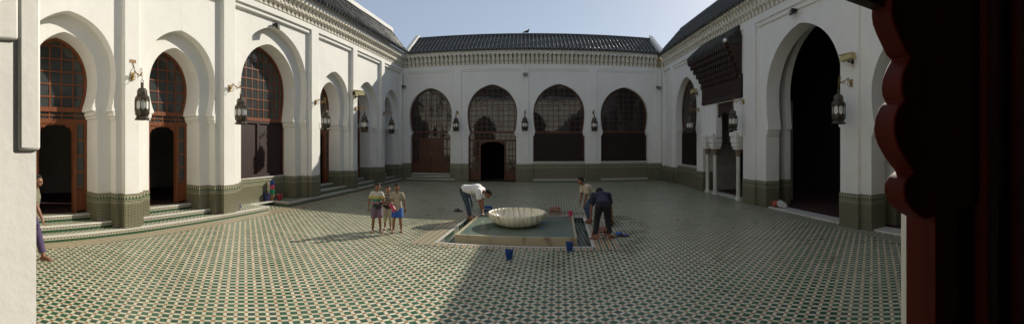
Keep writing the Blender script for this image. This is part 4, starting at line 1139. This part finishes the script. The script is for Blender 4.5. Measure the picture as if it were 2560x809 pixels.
    c.append((waist, .066 * B + g_, chest, .073 * B + g_)); c.append((chest + rt * .04 * B, .068 * B + g_, chest - rt * .04 * B, .068 * B + g_))
    c.append((S[0] + rt * .015 * H, .037 * B + g_ * .8, S[1] - rt * .015 * H, .037 * B + g_ * .8)); c.append((chest, .066 * B + g_, neck - up * .012 * H, .045 * B + g_ * .3))
    for i in (0, 1):
        e_ = S[i] + (E[i] - S[i]) * min(1, sleeve / .5 * .5 + .0) if sleeve <= 1 else E[i]
        e_ = S[i] + (E[i] - S[i]) * min(1., sleeve)
        c.append((S[i], .038 * B + g_, e_, .034 * B + g_, (1, 0)))
        if sleeve > 1: c.append((E[i], .030 * B + g_, E[i] + (W[i] - E[i]) * (sleeve - 1), .024 * B + g_ * .8, (1, 0)))
    remesh('shirt', c, shirt, t, .0095 * H, 3)
    # trousers
    c = [(pel + rt * .036 * B, .072 * B + .004 * H, pel - rt * .036 * B, .072 * B + .004 * H), (pel, .070 * B, waist - (waist - pel) * .3, .066 * B)]
    g2 = .010 * H
    for i in (0, 1):
        if leg_len <= .5:
            f = leg_len / .5; e_ = hip[i] + (K[i] - hip[i]) * f; c.append((hip[i], .064 * B + g2, e_, .050 * B + g2 * 1.8, (1, 0)))
        else:
            f = (leg_len - .5) / .5; e_ = K[i] + (A[i] - K[i]) * f
            c.append((hip[i], .064 * B + g2, K[i], .042 * B + g2)); c.append((K[i], .042 * B + g2, e_, .031 * B + g2 * 1.2, (1, 0)))
    remesh('trousers', c, legs, t, .0095 * H, 3)
    # hair
    bm = bmesh.new(); bmesh.ops.create_icosphere(bm, subdivisions=4, radius=1)
    dl = [v for v in bm.verts if (v.co.y > .30 and v.co.z < .52) or (v.co.y > -.15 and v.co.z < .02) or v.co.z < -.48]
    bmesh.ops.delete(bm, geom=dl, context='VERTS')
    rn = random.Random(len(label))
    for v in bm.verts:
        v.co = hc + hu * hh * .085 - lk * hh * .06 + rotm @ Vz((v.co.x * hh * .415, v.co.y * hh * .485, v.co.z * hh * .455)) * (1 + rn.uniform(-.015, .03))
    me = bpy.data.meshes.new('hair'); bm.to_mesh(me); bm.free(); me.shade_smooth(); me.materials.append(M[hair])
    o = bpy.data.objects.new('hair', me); COL.objects.link(o); o.parent = t
    s = o.modifiers.new('thick', 'SOLIDIFY'); s.thickness = hh * .05; s.offset = 0
    for sg in (-1, 1):
        e = MB(); e.ball((0, 0, 0), hh * .052, hh * .03, hh * .032, 10); eo = e.build('eye', 'eye', t); eo.location = hc + lk * hh * .392 + hr * hh * .155 * sg + hu * hh * .015; eo.rotation_euler = rotm.to_euler()
    e = MB(); e.ball((0, 0, 0), hh * .11, hh * .03, hh * .022, 10); eo = e.build('mouth', 'lip', t); eo.location = hc + lk * hh * .415 - hu * hh * .285; eo.rotation_euler = rotm.to_euler()
    t.location = loc; t.rotation_euler.z = face
    return t
def facing(dx, dy): return math.atan2(-dx, dy)                 # local +y turned to this world direction

# three boys: facing the camera
k1 = px(942, 579); k2 = px(970, 571); k3 = px(993, 579)
H = 1.17
person('boy in a rainbow striped jersey and mauve shorts, left one of the three standing', k1, facing(.42, -1), H, (0, 0, .515 * H), (0, -.02, 1), [(-.10 * H, .16 * H, .58 * H), (.17 * H, .07 * H, .50 * H)], [(-.075 * H, 0, 0), (.085 * H, -.02, 0)], (-.45, 1, -.30),
       'rainbow', 'mauve', child=True, leg_len=.42, sleeve=.62, untuck=.02, curl=.9, build=.88)
H = 1.06
person('smallest boy in a grey striped top and cream trousers between two others', k2, facing(.35, -1), H, (0, 0, .515 * H), (0, .02, 1), [(-.05 * H, .17 * H, .60 * H), (.06 * H, .17 * H, .60 * H)], [(-.06 * H, .03, 0), (.07 * H, 0, 0)], (-.05, 1, -.05),
       'greystripe', 'cream_pants', skin='skin_tan', child=True, leg_len=.72, sleeve=.5, untuck=.02, curl=.8, build=.88)
H = 1.15
person('boy in a khaki shirt and bright blue shorts holding something pink', k3, facing(.30, -1), H, (0, 0, .51 * H), (0, .0, 1), [(-.16 * H, -.07 * H, .48 * H), (.10 * H, .16 * H, .60 * H)], [(-.085 * H, -.02, 0), (.08 * H, .02, 0)], (.1, 1, -.12),
       'khaki_shirt', 'blue_shorts', child=True, leg_len=.40, sleeve=.60, untuck=.09, curl=.9, build=.88, shirt_extra=.004)
def cloth(name, label, loc, prims, mat, cat):
    o = remesh(name, prims, mat, None, .012, 4); o.location = loc; return tag(o, label, cat)
def off(p, fx, fy, dx, dz, dr=0.):
    return None
def held(base, face, lx, ly, lz):
    return (base[0] + lx * math.cos(face) - ly * math.sin(face), base[1] + lx * math.sin(face) + ly * math.cos(face), lz)
f1, f2, f3 = facing(.42, -1), facing(.35, -1), facing(.30, -1)
cloth('shoes', 'dark shoes held against his belly by the boy in the rainbow jersey', held(k1, f1, -.02, .24, .66), [((-.08, 0, .02), .045, (.06, .03, -.03), .035), ((.06, .05, .06), .035, (-.03, .05, -.06), .04)], 'dark', 'shoes')
cloth('shoes', 'black shoes held at the waist by the smallest boy', held(k2, f2, 0, .22, .60), [((-.09, 0, 0), .04, (.07, 0, .01), .04), ((-.05, .03, -.05), .035, (.08, .03, -.03), .03)], 'dark', 'shoes')
cloth('sandals', 'pink plastic sandals held by the boy in blue shorts', held(k3, f3, .12, .21, .60), [((-.05, 0, .08), .028, (.05, .01, -.07), .03), ((-.01, .03, .09), .022, (.07, .02, -.03), .026)], 'pink', 'sandals')

# man in white bending over the pool, facing right (+x)
wl = (px(1176, 548)[0], px(1176, 548)[1], 0); H = 1.62
fx = facing(1, -.18)
person('man in a white shirt and dark jeans bent double over the pool edge', wl, fx, H, (0, -.15, .82), (0, .97, -.10), [(-.10, .34, .22), (.10, .38, .19)], [(-.10, -.06, 0), (.12, .05, 0)], (0, .45, -.9),
       'white_shirt', 'jeans', leg_len=.90, sleeve=.80, untuck=.03, knee=(0, 1, 0), back_curve=.075, elbow=[(-.4, -.5, .2), (.4, -.5, .2)], shirt_extra=.008)
# boy in beige leaning forward, facing left
bl = (px(1470, 556)[0], px(1470, 556)[1], 0); H = 1.42
fb_ = facing(-1, -.25)
person('youth in a beige shirt leaning forward with hands on thighs, behind the man in blue', bl, fb_, H, (0, -.17, .68), (0, .70, .72), [(-.13, .16, .50), (.12, .18, .52)], [(-.09, 0, 0), (.10, -.10, 0)], (0, 1, -.12),
       'beige_shirt', 'denim', leg_len=.88, sleeve=.72, untuck=.05, back_curve=.03, shirt_extra=.008)
# man in dark blue, back to the camera, bent
dl_ = (px(1507, 597)[0], px(1507, 597)[1], 0); H = 1.58
fd = facing(.04, 1)
person('man in dark navy clothes seen from behind, stooping with feet apart', dl_, fd, H, (0, -.06, .79), (0, .93, .27), [(-.24, .28, .42), (.25, .26, .40)], [(-.165, -.02, 0), (.165, .05, 0)], (0, .9, -.35),
       'navy_shirt', 'black_pants', leg_len=.93, sleeve=.80, untuck=.05, back_curve=.04, elbow=[(-1, -.3, .0), (1, -.3, 0)], toe=[(-.9, .6, 0), (.9, .6, 0)], build=.84)
cup('dark', 'black scoop on the floor at the right foot of the man in dark blue', px(1528, 563), 1.2)
# boy stepping in behind the left jamb
jl = px(80, 645); H = 1.55
person('boy in purple trousers stepping out from behind the white door jamb, far left', (jl[0], jl[1], 0), facing(.45, .85), H, (0, 0, .52 * H), (0, .10, 1), [(-.17, .05, .72), (.19, .22, .74)], [(-.07, -.25, .0), (.06, .22, 0)], (.25, 1, -.22),
       'olive', 'purple', leg_len=.90, sleeve=.7, untuck=.04)
# bundle on the right threshold
p = MR(10.55, .34, .05)
b0 = thing('cloth_bundle', 'bundle of red and greyish white cloth lying on the threshold of the tall archway', 'bundle', p)
o = remesh('red_cloth', [((-.05, .22, .10), .10, (-.02, .05, .12), .09), ((-.1, .15, .05), .06, (.05, .3, .04), .05)], 'cloth_red', b0, .015, 6)
o = remesh('white_cloth', [((.0, -.05, .12), .12, (.05, -.25, .06), .08), ((-.05, -.1, .2), .05, (-.03, -.2, .12), .06)], 'cloth_white', b0, .015, 6)

# bird on the far ridge
bd = remesh('bird', [((0, 0, .10), .055, (-.10, 0, .07), .05), ((-.10, 0, .07), .045, (-.26, 0, .03), .015), ((.02, 0, .12), .035, (.04, 0, .18), .032), ((.05, 0, .185), .012, (.09, 0, .18), .004), ((-.01, .02, .07), .008, (-.01, .02, .0), .006), ((-.01, -.02, .07), .008, (-.01, -.02, 0), .006)], 'dark', None, .010, 2)
bd.location = (-.24, 21.7 + 1.72, 8.54); bd.rotation_euler.z = .2; bd.scale = (1.25,) * 3
tag(bd, 'small dark bird perched on the ridge of the far roof', 'bird')

# ================================================================== LIGHT, CAMERA
sun_dir = Vector((1.09, 1.46, 1.0)).normalized()
el = math.asin(sun_dir.z); az = math.atan2(sun_dir.x, sun_dir.y)
w = bpy.data.worlds.new('World'); sc.world = w; w.use_nodes = True
nt = w.node_tree; bg = nt.nodes['Background']
sk = nt.nodes.new('ShaderNodeTexSky'); sk.sky_type = 'NISHITA'; sk.sun_disc = False; sk.sun_elevation = el; sk.sun_rotation = az
sk.dust_density = .8; sk.air_density = 1.0; sk.altitude = 400
mxn = mix(nt, .48, sk.outputs[0], (5.6, 6.2, 7.3))
nt.links.new(mxn, bg.inputs[0]); bg.inputs[1].default_value = .082
ld = bpy.data.lights.new('sun', 'SUN'); ld.energy = 4.5; ld.angle = R(.5); ld.color = (1, .93, .80)
lo = bpy.data.objects.new('sun', ld); COL.objects.link(lo); lo.rotation_euler = sun_dir.to_track_quat('Z', 'Y').to_euler(); lo.location = (10, 15, 20)

cd = bpy.data.cameras.new('camera'); cd.type = 'PANO'; cd.panorama_type = 'CENTRAL_CYLINDRICAL'
cd.central_cylindrical_range_u_min = -1.28; cd.central_cylindrical_range_u_max = 1.28
cd.central_cylindrical_range_v_min = .358 - .8075; cd.central_cylindrical_range_v_max = .358
cd.central_cylindrical_radius = 1.0; cd.clip_start = .02; cd.clip_end = 2000
co = bpy.data.objects.new('camera', cd); COL.objects.link(co); co.location = (0, 0, 2.1); co.rotation_euler = (R(90), 0, .05)
sc.camera = co
sc.view_settings.view_transform = 'Standard'; sc.view_settings.look = 'None'; sc.view_settings.gamma = 1; sc.view_settings.exposure = .22
sc.cycles.max_bounces = 8; sc.cycles.diffuse_bounces = 5; sc.cycles.use_denoising = True
